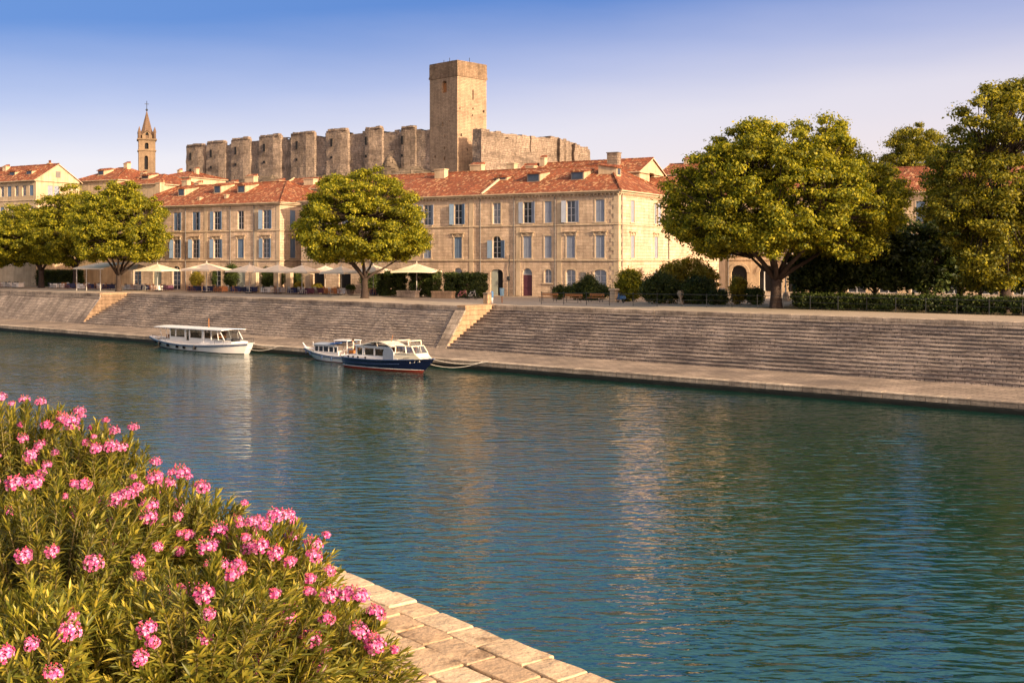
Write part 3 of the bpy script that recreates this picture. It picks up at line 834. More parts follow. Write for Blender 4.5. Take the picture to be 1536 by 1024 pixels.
def door(root, x, w, z0, z1, rise, mat, name='door', half=False):
    mb = MB(); y = .16
    h = z1 - z0
    zt = h - rise if rise > .3 else h
    if half:
        mb.box(x - w / 2, x + w * .04, y, y + .06, z0, z1)
        for i in range(3): mb.box(x - w / 2 + .1, x - .03, y - .02, y - .002, z0 + .2 + i * .95, z0 + .95 + i * .95)
    else:
        mb.box(x - w / 2, x + w / 2, y, y + .06, z0, z0 + zt)
        for s_ in (-1, 1):
            for i in range(3):
                a, b_ = sorted((x + s_ * .07, x + s_ * (w / 2 - .08)))
                mb.box(a, b_, y - .025, y - .002, z0 + .15 + i * zt * .32, z0 + i * zt * .32 + zt * .26)
    d = mb.build(name, M[mat], root)
    m2 = MB(); m2.tube([(x + .03, y - .07, z0 + 1.05), (x + .12, y - .07, z0 + 1.05)], .022, 6); m2.tube([(x + .03, y - .07, z0 + 1.05), (x + .03, y, z0 + 1.05)], .018, 6)
    m2.build('handle', M['iron'], d)
    if rise > .3 and not half:
        m3 = MB(); m3.box(x - w / 2, x + w / 2, y + .02, y + .05, z0 + zt + .06, z1); m3.build('fanlight', M['glass_pale'], d)
        m4 = MB(); m4.box(x - w / 2, x + w / 2, y - .01, y + .07, z0 + zt, z0 + zt + .06); m4.build('door_frame', M['frame'], d)
    return d
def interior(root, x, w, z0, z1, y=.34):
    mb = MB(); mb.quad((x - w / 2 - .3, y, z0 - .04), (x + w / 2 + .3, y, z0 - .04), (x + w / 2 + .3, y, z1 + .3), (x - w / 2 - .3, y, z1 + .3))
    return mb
for px, (w_, z0, z1, rs_) in gops.items():
    interior(root, cols[px], w_, z0, z1).build('dark_interior', M['void'], root)
tag(door(root, cols[791], 1.3, .05, 3.3, .75, 'door_wine'), 'wine-red panelled door under a pale fanlight')
tag(door(root, cols[745], 1.75, .05, 3.2, .3, 'door_green', half=True), 'pale grey-green door with one leaf open onto a dark hall')
door(root, cols[687], 1.35, .05, 3.35, .65, 'blue')
add_window(root, (cols[641], 0, .9), 0, 1.3, 2.3, 'plain', .55, True, False)
add_window(root, (cols[822], 0, 1.6), 0, .95, 1.6, 'pale', .3, True, False)
add_window(root, (cols[856], 0, .35), 0, 1.25, 2.85, 'pale', .25, True, False)
add_window(root, (cols[900], 0, .35), 0, 1.6, 2.85, 'pale', .3, True, False)
for nm, z, h_, pj in (('string_course', S1, .2, .13), ('string_course', S2, .16, .11)):
    trim_band(root, nm, xl, .1, z, h_, pj)
    trim_band(root, nm, 0.0, 30, z, h_, pj, X=SX)
trim_band(root, 'cornice', xl, .25, EW - .42, .3, .32, dent=True)
trim_band(root, 'cornice', 0.0, 30, EW - .42, .3, .32, X=SX, dent=True)
trim_band(root, 'plinth', xl, .06, 0, .45, .06) if False else None
# corner chain of alternating long and short stones: one pilaster-like part per storey
for z0_q, z1_q in ((.1, S1 - .06), (S1 + .24, S2 - .06), (S2 + .2, EW - .75)):
    mb = MB(); n_q = max(2, int((z1_q - z0_q) / .46)); hq = (z1_q - z0_q) / n_q
    mb.box(-.6, .04, -.04, .0, z0_q, z1_q); mb.box(.0, .04, .0, .6, z0_q, z1_q)
    for i in range(0, n_q, 2):
        mb.box(-.95, .046, -.046, -.0, z0_q + i * hq + .01, z0_q + (i + 1) * hq - .01); mb.box(.0, .046, .0, .95, z0_q + i * hq + .01, z0_q + (i + 1) * hq - .01)
    mb.build('quoin', M['trim'], root)
for px in (707, 777.5, 839): 
    x = fx(px); mb = MB(); mb.box(x - .3, x + .3, -.05, 0, .05, S1 - .003); mb.box(x - .3, x + .3, -.045, 0, S1 + .203, S2 - .003); mb.box(x - .3, x + .3, -.045, 0, S2 + .163, EW - .6)
    mb.build('pilaster', M['trim'], root)
for px in (560, 721, 771.6, 833): pipe(root, fx(px), EW)
pipe(root, .75, EW, X=SX); pipe(root, 14.3, EW, X=SX)
mb = MB(); x = fx(763.7); mb.tube([(x, -.12, 0), (x, -.12, 1.6), (x + .1, -.12, 2.3), (x, -.12, 3.3), (x + .12, -.12, 4.1), (x + .1, -.12, 4.9)], .05, 6); mb.box(x - .14, x + .14, -.26, -.02, 1.9, 2.35)
mb.build('cable_riser', M['iron'], root)
mb = MB(); x = fx(875); mb.box(x - .35, x + .35, -.06, 0.0, 1.9, 2.9); mb.build('wall_plaque', M['lead'], root)
mb = MB(); x = fx(732); mb.X = None
rf = hip_roof(root, xl, 0, 0, DEP, EW, 3.5, 5.0, 4.9)
# roof of the rear wing behind the side facade
hip_roof(root, -14, 0, DEP + .2, DEP + 16, EW, 3.0, 0, 0, .5, 'rear_roof')
def rz_(y): return EW + 3.5 * y / (DEP / 2)
for px, yy, w_ in ((800, 3.4, 1.75), (866, 3.4, 1.7)):
    dormer(rf, fx(px, yy), yy, rz_(yy) - .1, w_, 1.15, 2.6, dark=True)
dormer(rf, fx(752, 4.4), 4.4, rz_(4.4) - .1, 1.6, .55, 2.2)
def side_dormer(rf):
    me = dormer(rf, 0, 0, 0, 1.2, 1.1, 2.4); me.location = (-2.6, 5.6, EW + 2.6 / 4.9 * 3.5); me.rotation_euler = (0, 0, R(90)); return me
side_dormer(rf)
for px, yy, w_, h_, cp in ((662, 6.5, 1.9, 1.3, 'slab'), (716, 8.6, 2.2, 1.5, 'tile'), (768, 8.8, 1.4, 1.6, 'slab'), (797, 9.5, 1.5, 1.5, 'tile')):
    zz = rz_(min(yy, 16 - yy)); chimney(rf, fx(px, yy), yy, zz, w_, .9, h_, cp)
# raised verge between two roof bays
mb = MB(); x0_, x1_ = fx(722, 0), fx(773, 8)
p0 = Vector((fx(722, -.4), -.4, EW - .05)); p1 = Vector((fx(752, 5), 5, rz_(5) + .12)); mb.tube([p0, p0.lerp(p1, .5), p1], .16, 6); mb.build('roof_verge', M['trim'], rf)
# ---- attic block behind ---------------------------------------------------------
root = thing('house', 'stone attic block with open gable and brown tiles rising behind the riverside building', 'house', B(0, 0), BR)
mb = MB(); X0, X1, Y0, Y1, EZ, RI = -25.5, -6.2, 19.5, 27.5, 15.9, 2.0
wall_face(mb, Matrix.Translation((X0, Y0, 0)), X1 - X0, EZ, [])
gx = rot(R(90), (X1, Y0, 0))
wall_face(mb, gx, Y1 - Y0, EZ, [(3.2, 4.8, EZ - 1.3, EZ - .01, 0)], .6)
mb.X = gx; mb.poly([(0, 0, EZ), (8, 0, EZ), (4, 0, EZ + RI)]); mb.X = None
wall_face(mb, rot(R(180), (X1, Y1, 0)), X1 - X0, EZ, [])
wall_face(mb, rot(R(-90), (X0, Y1, 0)), 8, EZ, [])
mb.X = rot(R(-90), (X0, Y1, 0)); mb.poly([(0, 0, EZ), (8, 0, EZ), (4, 0, EZ + RI)]); mb.X = None
mb.build('wall', M['facade_pale'], root)
mb = MB(); mb.X = gx; mb.box(3.1, 4.9, .5, .58, EZ - 1.4, EZ + .05); mb.X = None; mb.build('loft_opening', M['void'], root)
rf = hip_roof(root, X0, X1, Y0, Y1, EZ, RI, 0, 0, .5)
chimney(rf, fx(921, 21.5), 21.5, EZ + 1.3, 1.9, 1.2, 1.9, 'slab', 'castle')
chimney(rf, fx(815, 23), 23, EZ + 2.0, 1.0, .8, .9, 'tile')
# ---- left building ----------------------------------------------------------------
XR = fx(420); XL = fx(196)
root = thing('building', 'three-storey pale stone building with blue shutters above the parasols at left', 'building', B(0, 0), BR)
lc = [fx(p_) for p_ in (206, 236, 264.8, 293, 325, 361, 399)]
ops = []; lw = []
kt = ['closed', 'plain', 'half', 'half', 'open', 'plain', 'open']; km = ['open', 'open', 'open', 'open', 'open', 'closed', 'open']
for i, x in enumerate(lc):
    w_ = 1.15
    ops += [(x - w_ / 2 - XL, x + w_ / 2 - XL, 8.55, 11.15, 0), (x - w_ / 2 - XL, x + w_ / 2 - XL, 4.6, 7.25, 0), (x - .85 - XL, x + .85 - XL, .05, 3.45, .85)]
mb = MB()
wall_face(mb, Matrix.Translation((XL, 0, 0)), XR - XL, EW, ops)
LX = rot(R(90), (XR, 0, 0)); LD = 14.0
wall_face(mb, LX, LD, EW, [(2.0, 3.1, 8.55, 11.15, 0), (2.0, 3.1, 4.6, 7.25, 0), (6.5, 7.6, 8.55, 11.15, 0), (6.5, 7.6, 4.6, 7.25, 0)])
wall_face(mb, rot(R(-90), (XL, LD, 0)), LD, EW, [])
mb.quad((XR, LD, 0), (XL, LD, 0), (XL, LD, EW), (XR, LD, EW))
mb.build('wall', M['facade'], root)
for i, x in enumerate(lc):
    add_window(root, (x, 0, 8.55), 0, 1.15, 2.6, kt[i], 0, False, False, 'shut_blue', True, rw)
    add_window(root, (x, 0, 4.6), 0, 1.15, 2.65, km[i], 0, True, True, 'shut_blue', True, rw)
for y_ in (2.55, 7.05):
    add_window(root, (XR, y_, 8.55), R(90), 1.1, 2.6, 'closed', 0, False, False, 'shut_blue')
    add_window(root, (XR, y_, 4.6), R(90), 1.1, 2.65, 'closed', 0, True, True, 'shut_blue')
for i, x in enumerate(lc):
    interior(root, x, 1.7, .05, 3.45).build('dark_interior', M['void'], root)
    if i % 2 == 0: add_window(root, (x, 0, .05), 0, 1.7, 3.4, 'plain', .85, True, False, sill=False)
    else: door(root, x, 1.7, .05, 3.45, .85, 'blue' if i == 3 else 'door_green')
for z, h_, pj in ((S1, .2, .13), (S2, .16, .11)):
    trim_band(root, 'string_course', XL, XR + .1, z, h_, pj); trim_band(root, 'string_course', 0, LD, z, h_, pj, X=LX)
trim_band(root, 'cornice', XL, XR + .25, EW - .42, .3, .3); trim_band(root, 'cornice', 0, LD, EW - .42, .3, .3, X=LX)
for px in (279, 346, 381.5): pipe(root, fx(px), EW)
for px in (309, 384.5, 417):
    x = fx(px); mb = MB(); mb.box(x - .3, x + .3, -.05, 0, .05, S1 - .003); mb.box(x - .3, x + .3, -.045, 0, S1 + .203, S2 - .003); mb.box(x - .3, x + .3, -.045, 0, S2 + .163, EW - .45); mb.build('pilaster', M['trim'], root)
rf = hip_roof(root, XL, XR, 0, LD, EW, 3.3, 4.0, 5.0)
def rl_(y): return EW + 3.3 * y / (LD / 2)
for px, yy, w_, h_ in ((272, 3.2, 1.4, 1.25), (326, 3.6, 1.4, 1.3), (362, 3.4, 1.5, 1.25)):
    dormer(rf, fx(px, yy), yy, rl_(yy) - .1, w_, h_, 2.8)
chimney(rf, fx(340, 1.8), 1.8, rl_(1.8), .55, .5, .55)
chimney(rf, fx(300, 1.6), 1.6, rl_(1.6), .6, .6, .35)
for px, yy, w_, h_, cp in ((377, 7, 2.2, 1.2, 'tile'), (350, 8, 1.5, 1.0, 'tile'), (298, 7.5, 1.2, .8, 'tile'), (240, 7, 1.2, .9, 'tile')):
    chimney(rf, fx(px, yy), yy, rl_(min(yy, 14 - yy)), w_, .9, h_, cp)
# low house with pale gable parapet behind it
root = thing('house', 'small house with pale parapet and tiled roof behind the left riverside building', 'house', B(0, 0), BR)
x0_, x1_ = fx(412, 16), fx(520, 16); mb = MB()
wall_face(mb, Matrix.Translation((x0_, 16, 0)), x1_ - x0_, 15.2, []); wall_face(mb, rot(R(90), (x1_, 16, 0)), 9, 15.2, []); wall_face(mb, rot(R(-90), (x0_, 25, 0)), 9, 15.2, [])
mb.poly([(x0_ - .05, 25, 15.2), (x0_ - .05, 16, 15.2), (x0_ - .05, 20.5, 17.4)][::1])
mb.build('wall', M['facade_pale'], root)
rf = hip_roof(root, x0_, x1_, 16, 25, 15.2, 1.9, 0, 0, .3)
chimney(rf, fx(466, 18), 18, 15.8, 2.4, 1.0, 1.2, 'slab'); chimney(rf, fx(420, 17), 17, 15.7, 1.2, 1.4, 1.2, 'tile')
# ---- right building ------------------------------------------------------------------
CO = Vector((29.6, 157.4, ZE))
root = thing('building', 'stone building with arched ground floor half hidden behind the large tree at right', 'building', CO, BR)
CW, CE = 62.0, 13.1
ops = []; cw = []
for i in range(15):
    x = 2.0 + i * 4.0
    ops += [(x - .55, x + .55, 9.2, 11.8, 0), (x - .55, x + .55, 5.0, 7.6, 0)]
    ops += [(x - 1.15, x + 1.15, .05, 3.6, 1.0)]
mb = MB(); wall_face(mb, Matrix.Identity(4), CW, CE, ops); wall_face(mb, rot(R(90), (CW, 0, 0)), 14, CE, []); wall_face(mb, rot(R(-90), (0, 14, 0)), 14, CE, [])
mb.quad((CW, 14, 0), (0, 14, 0), (0, 14, CE), (CW, 14, CE)); mb.build('wall', M['facade_pale'], root)
for i in range(15):
    x = 2.0 + i * 4.0
    interior(root, x, 2.3, .05, 3.6).build('dark_interior', M['void'], root)
    add_window(root, (x, 0, 9.2), 0, 1.1, 2.6, 'open' if i % 3 else 'closed', 0, True, False, 'shut_blue', True, rw)
    add_window(root, (x, 0, 5.0), 0, 1.1, 2.6, 'closed' if i % 2 else 'open', 0, True, False, 'shut_blue', True, rw)
    if i > 2: add_window(root, (x, 0, .05), 0, 2.3, 3.55, 'plain', 1.0, True, False, sill=False)
for i in range(3):
    x = 2.0 + i * 4.0; mb = MB(); n = 10
    for k in range(n):
        a0, a1 = math.pi * k / n, math.pi * (k + 1) / n
        for r0, r1, y in ((1.15, 1.55, -.12),):
            P_ = [(x - r0 * math.cos(a0), y, 2.6 + r0 * .87 * math.sin(a0)), (x - r0 * math.cos(a1), y, 2.6 + r0 * .87 * math.sin(a1)), (x - r1 * math.cos(a1), y, 2.6 + r1 * .87 * math.sin(a1)), (x - r1 * math.cos(a0), y, 2.6 + r1 * .87 * math.sin(a0))]
            mb.poly(P_[::-1]); mb.quad(P_[3], P_[2], (P_[2][0], .02, P_[2][2]), (P_[3][0], .02, P_[3][2]))
    mb.build('arch', M['trim'], root)
trim_band(root, 'string_course', 0, CW, 4.3, .2, .13); trim_band(root, 'cornice', 0, CW, CE - .4, .3, .3)
pipe(root, .5, CE); pipe(root, 8.0, CE)
rf = hip_roof(root, 0, CW, 0, 14, CE, 3.6, 0, 5)
chimney(rf, 10, 7, CE + 3.5, 1.4, .9, 1.1); chimney(rf, 33, 6, CE + 3.2, 1.4, .9, 1.1)
# ---- far left house -------------------------------------------------------------------
FO = atd(54, 190, ZE); FE = zat(269, 190) - ZE
root = thing('house', 'tall yellow-gabled house with red roof at the left edge behind the trees', 'house', FO, BR)
FW, FD, RI = 34.0, 8.7, 2.9
ops = []; fxs = [-1.2 - i * 1.95 for i in range(16)]
for i, x in enumerate(fxs):
    for z in (FE - 2.7, FE - 6.2, FE - 9.8): ops.append((x - .5 + FW, x + .5 + FW, z, z + 1.75, 0))
mb = MB(); wall_face(mb, Matrix.Translation((-FW, 0, 0)), FW, FE, ops)
GX = rot(R(90), (0, 0, 0))
wall_face(mb, GX, FD, FE, [(2.3, 3.3, FE - 2.9, FE - .9, 0), (3.6, 4.6, FE - 2.9, FE - .9, 0)])
mb.X = GX; mb.poly([(0, 0, FE), (FD, 0, FE), (FD / 2, 0, FE + RI)]); mb.X = None
wall_face(mb, rot(R(-90), (-FW, FD, 0)), FD, FE, []); mb.quad((0, FD, 0), (-FW, FD, 0), (-FW, FD, FE), (0, FD, FE))
mb.build('wall', M['facade_pale'], root)
for i, x in enumerate(fxs):
    for z in (FE - 2.7, FE - 6.2, FE - 9.8): add_window(root, (x, 0, z), 0, 1.0, 1.75, 'closed' if (i + int(z)) % 3 == 0 else 'plain', 0, False, False, 'shut_blue', False)
add_window(root, (0, 2.8, FE - 2.9), R(90), 1.0, 2.0, 'closed', 0, False, False); add_window(root, (0, 4.1, FE - 2.9), R(90), 1.0, 2.0, 'closed', 0, False, False)
mb = MB(); mb.box(.0, .05, FD / 2 - .5, FD / 2 + .45, FE + .55, FE + 1.6); mb.build('attic_hatch', M['lead'], root)
trim_band(root, 'cornice', -FW, .1, FE - .35, .3, .3); trim_band(root, 'string_course', -FW, 0, FE - 3.5, .18, .1)
rf = hip_roof(root, -FW, 0, 0, FD, FE, RI, 0, 0, .5)
for x in (-4.0, -8.5): dormer(rf, x, 1.6, FE + .75, 1.5, 1.0, 2.4)
chimney(rf, -13, 3.6, FE + 2.2, 1.2, .8, .9, 'tile'); chimney(rf, -2.5, 4.6, FE + 2.6, .8, .6, .6, 'pots')
# ---- roofs between the far left house and the hill -------------------------------------
def small_house(label, px0, px1, dep, eave_py, rise, depth, gable, extra):
    a = atd(px0, dep, ZE); k = (px1 - CX) / F
    Wd = (k * a.y - a.x) / (BX.x - k * BX.y)
    he = zat(eave_py, dep) - ZE
    root = thing('house', label, 'house', a, BR)
    mb = MB(); wall_face(mb, Matrix.Identity(4), Wd, he, []); wall_face(mb, rot(R(90), (Wd, 0, 0)), depth, he, []); wall_face(mb, rot(R(-90), (0, depth, 0)), depth, he, [])
    mb.quad((Wd, depth, 0), (0, depth, 0), (0, depth, he), (Wd, depth, he))
    if gable:
        mb.poly([(Wd, 0, he), (Wd, depth, he), (Wd, depth / 2, he + rise)]); mb.poly([(0, depth, he), (0, 0, he), (0, depth / 2, he + rise)])
    mb.build('wall', M['facade_pale'], root)
    rf = hip_roof(root, 0, Wd, 0, depth, he, rise, 0 if gable else min(depth * .45, Wd * .4), 0 if gable else min(depth * .45, Wd * .4), .4)
    for (kind, f, y, w_, h_) in extra:
        z = he + rise * min(y, depth - y) / (depth / 2)
        if kind == 'c': chimney(rf, Wd * f, y, z, w_, .8, h_, 'tile')
        else: dormer(rf, Wd * f, y, z - .1, w_, h_, 2.2)
    return root
small_house('house with long dark red roof and small dormers left of the bell tower', 112, 176, 204, 272, 2.6, 12, False, [('d', .35, 2.5, 1.6, 1.0), ('c', .6, 6, 1.2, .9)])
small_house('house with red roof directly in front of the bell tower', 172, 236, 198, 278, 2.0, 11, False, [('d', .4, 3.0, 1.8, .8), ('c', .15, 5, 1.0, .7)])
small_house('low red-roofed house between the bell tower and the rampart', 228, 284, 232, 268, 1.5, 10, False, [('c', .25, 5, .9, .5), ('c', .7, 5, .9, .6)])
small_house('house under red tiles at the foot of the castle rock', 236, 262, 172, 293, 2.0, 9, False, [('c', .8, 3, 1.4, 1.2)])
small_house('house with brown roof behind the large tree at right', 988, 1070, 178, 262, 2.0, 10, True, [('c', .3, 5, 1.0, .8)])
# ------------------------------------------------------------------ hill and castle
CW0 = atd(280, 269); CW1 = atd(648, 231.5); CW2 = atd(886, 253)
def seg_d(p, a, b):
    ab = b - a; f = max(0, min(1, (p - a).dot(ab) / ab.dot(ab))); return (p - (a + ab * f)).length
mb = MB(); nx, ny = 150, 90; vs = []
for j in range(ny + 1):
    for i in range(nx + 1):
        x = -170 + 250 * i / nx; y = 172 + 150 * j / ny
        p = Vector((x, y, 0))
        d = min(seg_d(p, Vector((CW0.x, CW0.y, 0)), Vector((CW1.x, CW1.y, 0))), seg_d(p, Vector((CW1.x, CW1.y, 0)), Vector((CW2.x, CW2.y, 0))))
        h = 26.3 - .30 * max(0, d - 2) - .0035 * max(0, d - 2) ** 2
        if x > 17: h -= (x - 17) * .5
        h += noise.fractal(Vector((x * .08, y * .08, 0)), 1.0, 2.0, 5) * 2.2 + noise.fractal(Vector((x * .3, y * .3, 3)), 1.0, 2.0, 3) * .7
        vs.append((x, y, max(h, ZE - 1.0)))
mb.add(vs, [(j * (nx + 1) + i, j * (nx + 1) + i + 1, (j + 1) * (nx + 1) + i + 1, (j + 1) * (nx + 1) + i) for j in range(ny) for i in range(nx)])
tag(mb.build('hill', M['rock']), kind='structure')
def rough(p, a=.16, s=.7):
    p = Vector(p); n = noise.noise_vector(p * s) * a + noise.noise_vector(p * s * 3.1) * a * .45
    return p + n
def rpatch(mb, a, b, c, d, step=.9, amp=.16, m=0):
    a, b, c, d = map(Vector, (a, b, c, d))
    n = max(1, int((b - a).length / step)); k = max(1, int((d - a).length / step))
    vs = []
    for j in range(k + 1):
        for i in range(n + 1):
            vs.append(rough(a.lerp(b, i / n).lerp(d.lerp(c, i / n), j / k), amp))
    mb.add(vs, [(j * (n + 1) + i, j * (n + 1) + i + 1, (j + 1) * (n + 1) + i + 1, (j + 1) * (n + 1) + i) for j in range(k) for i in range(n)], m)
root = thing('rampart', 'long ruined castle rampart with angular bastions left of the square tower', 'castle wall', Vector((0, 0, 0)))
ZB = 21.0
wd = (CW1 - CW0); wl = wd.length; wd.normalize(); wn = Vector((wd.y, -wd.x, 0))   # wn towards the viewer
def CWp(s, out, z): return Vector((CW0.x, CW0.y, 0)) + wd * s + wn * out + Vector((0, 0, z))
def s_of(px):
    k = (px - CX) / F; return (k * CW0.y - CW0.x) / (wd.x - k * wd.y)
def topz(px): 
    ys = [(280, 223), (340, 214), (388, 209), (430, 205), (480, 201), (530, 197.5), (580, 195), (648, 193.5)]
    for (x0, y0), (x1, y1) in zip(ys[:-1], ys[1:]):
        if x0 <= px <= x1:
            y = y0 + (y1 - y0) * (px - x0) / (x1 - x0); break
    s = s_of(px); return zat(y, CWp(s, 0, 0).y)
mb = MB(); pxs = [280 + i * (648 - 280) / 46 for i in range(47)]
for p0, p1 in zip(pxs[:-1], pxs[1:]):
    s0, s1 = s_of(p0), s_of(p1)
    zt = topz((p0 + p1) / 2) - .35 + noise.noise(Vector((p0 * .07, 0, 0))) * .9 + noise.noise(Vector((p0 * .31, 5, 0))) * .5
    rpatch(mb, CWp(s0, 0, ZB), CWp(s1, 0, ZB), CWp(s1, 0, zt), CWp(s0, 0, zt))
    rpatch(mb, CWp(s0, 0, zt), CWp(s1, 0, zt), CWp(s1, -2.2, zt), CWp(s0, -2.2, zt), .9, .1)
    rpatch(mb, CWp(s1, -2.2, ZB), CWp(s0, -2.2, ZB), CWp(s0, -2.2, zt), CWp(s1, -2.2, zt), 3)
    if abs(p0 - 280) < .1: rpatch(mb, CWp(s0, -2.2, ZB), CWp(s0, 0, ZB), CWp(s0, 0, zt), CWp(s0, -2.2, zt))
mb.build('curtain_wall', M['castle'], root)
for (pa_, pc_, pb_, dy, po) in ((280.5, 288, 309, 3.5, 3.0), (311, 323, 341, 3.2, 3.2), (348, 365, 378, 3.6, 3.4), (390, 408, 424, 3.4, 3.6), (438, 457, 475, 3.2, 3.8), (491, 509, 525, 3.0, 3.8), (549, 555, 576, 3.0, 4.2), (602, 613, 625, 1.6, 2.4)):
    mb = MB(); po *= .21
    sa, sb = s_of(pa_), s_of(pb_); sc_ = sa + (sb - sa) * (.68 if pa_ < 530 else .3); zt = topz((pa_ + pb_) / 2) + .38
    sl = (sb - sa)
    P_ = [(sa, 0), (sa + .3, po * .86), (sc_, po), (sb - sl * .05, po * .5), (sb, 0)]
    for k, ((q0, o0), (q1, o1)) in enumerate(zip(P_[:-1], P_[1:])):
        z0_ = zt - (.55 if k == 1 else 0)
        fl = 1.12
        rpatch(mb, CWp(q0, o0 * fl, ZB), CWp(q1, o1 * fl, ZB), CWp(q1, o1, zt - 2 if False else zt), CWp(q0, o0, zt))
    # broken top
    ctr = CWp((sa + sb) / 2, po * .4, zt - .15)
    pts = [rough(CWp(q_, o_, zt), .16) for q_, o_ in P_]
    for a_, b_ in zip(pts[:-1], pts[1:]): mb.add([a_, b_, ctr], [(0, 1, 2)])
    # merlon stumps
    for f in (.25, .55, .8):
        c_ = CWp(sa + sl * f, po * .45, zt - .1); w_ = sl * .12
        hh = .35 + .5 * abs(noise.noise(c_ * .7))
        A_, B_, C_, D_ = (c_ - wd * w_ + wn * .5, c_ + wd * w_ + wn * .5, c_ + wd * w_ - wn * .6, c_ - wd * w_ - wn * .6)
        up = Vector((0, 0, hh))
        for e0, e1 in ((A_, B_), (B_, C_), (C_, D_), (D_, A_)): rpatch(mb, e0, e1, e1 + up, e0 + up, .6, .1)
        rpatch(mb, A_ + up, B_ + up, C_ + up, D_ + up, .6, .1)
    b_o = mb.build('bastion', M['castle'], root)
    # arrow slit as a black box proud of the left face, hole shade as colour
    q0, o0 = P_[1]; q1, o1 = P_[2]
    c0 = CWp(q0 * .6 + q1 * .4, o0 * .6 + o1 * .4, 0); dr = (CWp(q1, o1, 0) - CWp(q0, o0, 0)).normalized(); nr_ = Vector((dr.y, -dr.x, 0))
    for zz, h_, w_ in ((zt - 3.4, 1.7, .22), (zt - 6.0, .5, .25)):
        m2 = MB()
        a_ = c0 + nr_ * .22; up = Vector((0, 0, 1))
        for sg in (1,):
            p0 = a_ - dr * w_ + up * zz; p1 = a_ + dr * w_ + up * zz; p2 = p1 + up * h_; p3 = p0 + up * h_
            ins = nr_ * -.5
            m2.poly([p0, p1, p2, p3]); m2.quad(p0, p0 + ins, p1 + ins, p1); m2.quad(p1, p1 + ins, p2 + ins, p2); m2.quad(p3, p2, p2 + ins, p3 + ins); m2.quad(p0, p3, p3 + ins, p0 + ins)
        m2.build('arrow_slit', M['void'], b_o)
# recess between the 7th bastion and the tower: an arched breach
mb = MB(); s = s_of(613)
mb.lathe([(2.2, 21), (2.6, 24), (2.0, 27.2), (.9, 29.6), (.1, 30.4)], 14, tuple(CWp(s_of(600), 3.2, 0))); 
for i, v in enumerate(mb.v): mb.v[i] = tuple(rough(v, .5, .5))
mb.build('rubble_mound', M['rock'], root)
# ---- tower
P = atd(686, 226); TA = 8.2; ZT_, ZC = 48.75, 45.6
root = thing('castle_tower', 'tall square stone keep rising above the rampart and the red roofs', 'tower', P)
lr = math.atan2(-.69, .72); rr_ = lr + R(90)
LXm = rot(lr, Vector((-.72, .69, 0)).normalized() * TA); RXm = rot(rr_)
bk = Vector((-.72, .69, 0)).normalized() * TA + Vector((.69, .72, 0)).normalized() * TA
holes = lambda L_: [(x - w_ / 2, x + w_ / 2, z, z + h_, 0) for x, z, w_, h_ in L_]
rl2 = random.Random(5)
lops = [(3.7, 5.1, 42.6, 45.0, .7)] + holes([(4.4, 31.2, .35, .5), (4.5, 33.6, .3, .45), (3.9, 35.8, .3, .9), (4.4, 28.9, .45, .8), (1.6, 29.6, .4, .5), (1.0, 29.0, .3, .4), (5.9, 36.6, .3, .3)])
rops = holes([(4.35, 41.2, .32, 2.1), (4.35, 39.2, .35, .45), (4.2, 37.9, .3, .4), (4.4, 34.0, .35, .5), (1.1, 33.6, .35, .6), (7.1, 33.9, .4, .5), (7.4, 38.9, .5, .5), (2.8, 30.9, .3, .3), (.7, 39.0, .3, .3)])
mb = MB()
wall_face(mb, LXm, TA, ZC, lops, .7, z0=18); wall_face(mb, RXm, TA, ZC, rops, .7, z0=18)
wall_face(mb, rot(lr + R(180), Vector((.69, .72, 0)).normalized() * TA), TA, ZC, [], z0=18); wall_face(mb, rot(rr_ + R(180), bk), TA, ZC, [], z0=18)
mb.build('shaft', M['tower'], root)
mb = MB()
for X in (LXm, RXm):
    for o_ in (lops if X is LXm else rops):
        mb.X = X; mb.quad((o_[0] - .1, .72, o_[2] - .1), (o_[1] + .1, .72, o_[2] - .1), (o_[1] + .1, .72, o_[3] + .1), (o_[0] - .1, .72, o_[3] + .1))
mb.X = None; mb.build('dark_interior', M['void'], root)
mb = MB(); mb.X = LXm; mb.box(3.72, 4.75, .45, .55, 42.7, 44.6); mb.X = None; mb.build('sunlit_reveal_panel', M['wood'], root)  # orange panel: the sunlit glow of the window reveal put into its colour
mb = MB()
C4 = [Vector((-.72, .69, 0)).normalized() * TA, Vector((0, 0, 0)), Vector((.69, .72, 0)).normalized() * TA, bk]
ctr = (C4[0] + C4[2]) / 2
def ring(z, k): return [ctr + (c - ctr) * k + Vector((0, 0, z)) for c in C4]
lv = [ring(ZC, 1.0), ring(ZC + .02, 1.035), ring(ZC + .5, 1.035), ring(ZC + .52, 1.015), ring(ZT_, 1.015)]
for l0, l1 in zip(lv[:-1], lv[1:]):
    for i in range(4):
        j = (i + 1) % 4
        if (l1[0].z - l0[0].z) > 1: rpatch(mb, l0[i], l0[j], l1[j], l1[i], .7, .05)
        else: mb.quad(l0[i], l0[j], l1[j], l1[i])
tp = ring(ZT_, 1.015); ti = ring(ZT_, .84); td = ring(ZT_ - 1.2, .84)
for i in range(4):
    j = (i + 1) % 4
    mb.quad(tp[i], tp[j], ti[j], ti[i]); mb.quad(ti[i], ti[j], td[j], td[i])
mb.poly(td)
mb.build('parapet', M['tower_top'], root)
mb = MB()
for f, g, h_ in ((.25, .5, 1.6), (.35, .45, 2.4), (.7, .5, 2.4)):
    p_ = C4[0].lerp(C4[1], f).lerp(C4[3], g) if False else ctr + (C4[0] - ctr) * (1 - 2 * f) * .5 + (C4[2] - ctr) * (2 * f - 1) * .5
    mb.tube([p_ + Vector((0, 0, ZT_ - 1.2)), p_ + Vector((0, 0, ZT_ + h_ * .6))], .06, 5)
mb.build('mast', M['iron'], root)
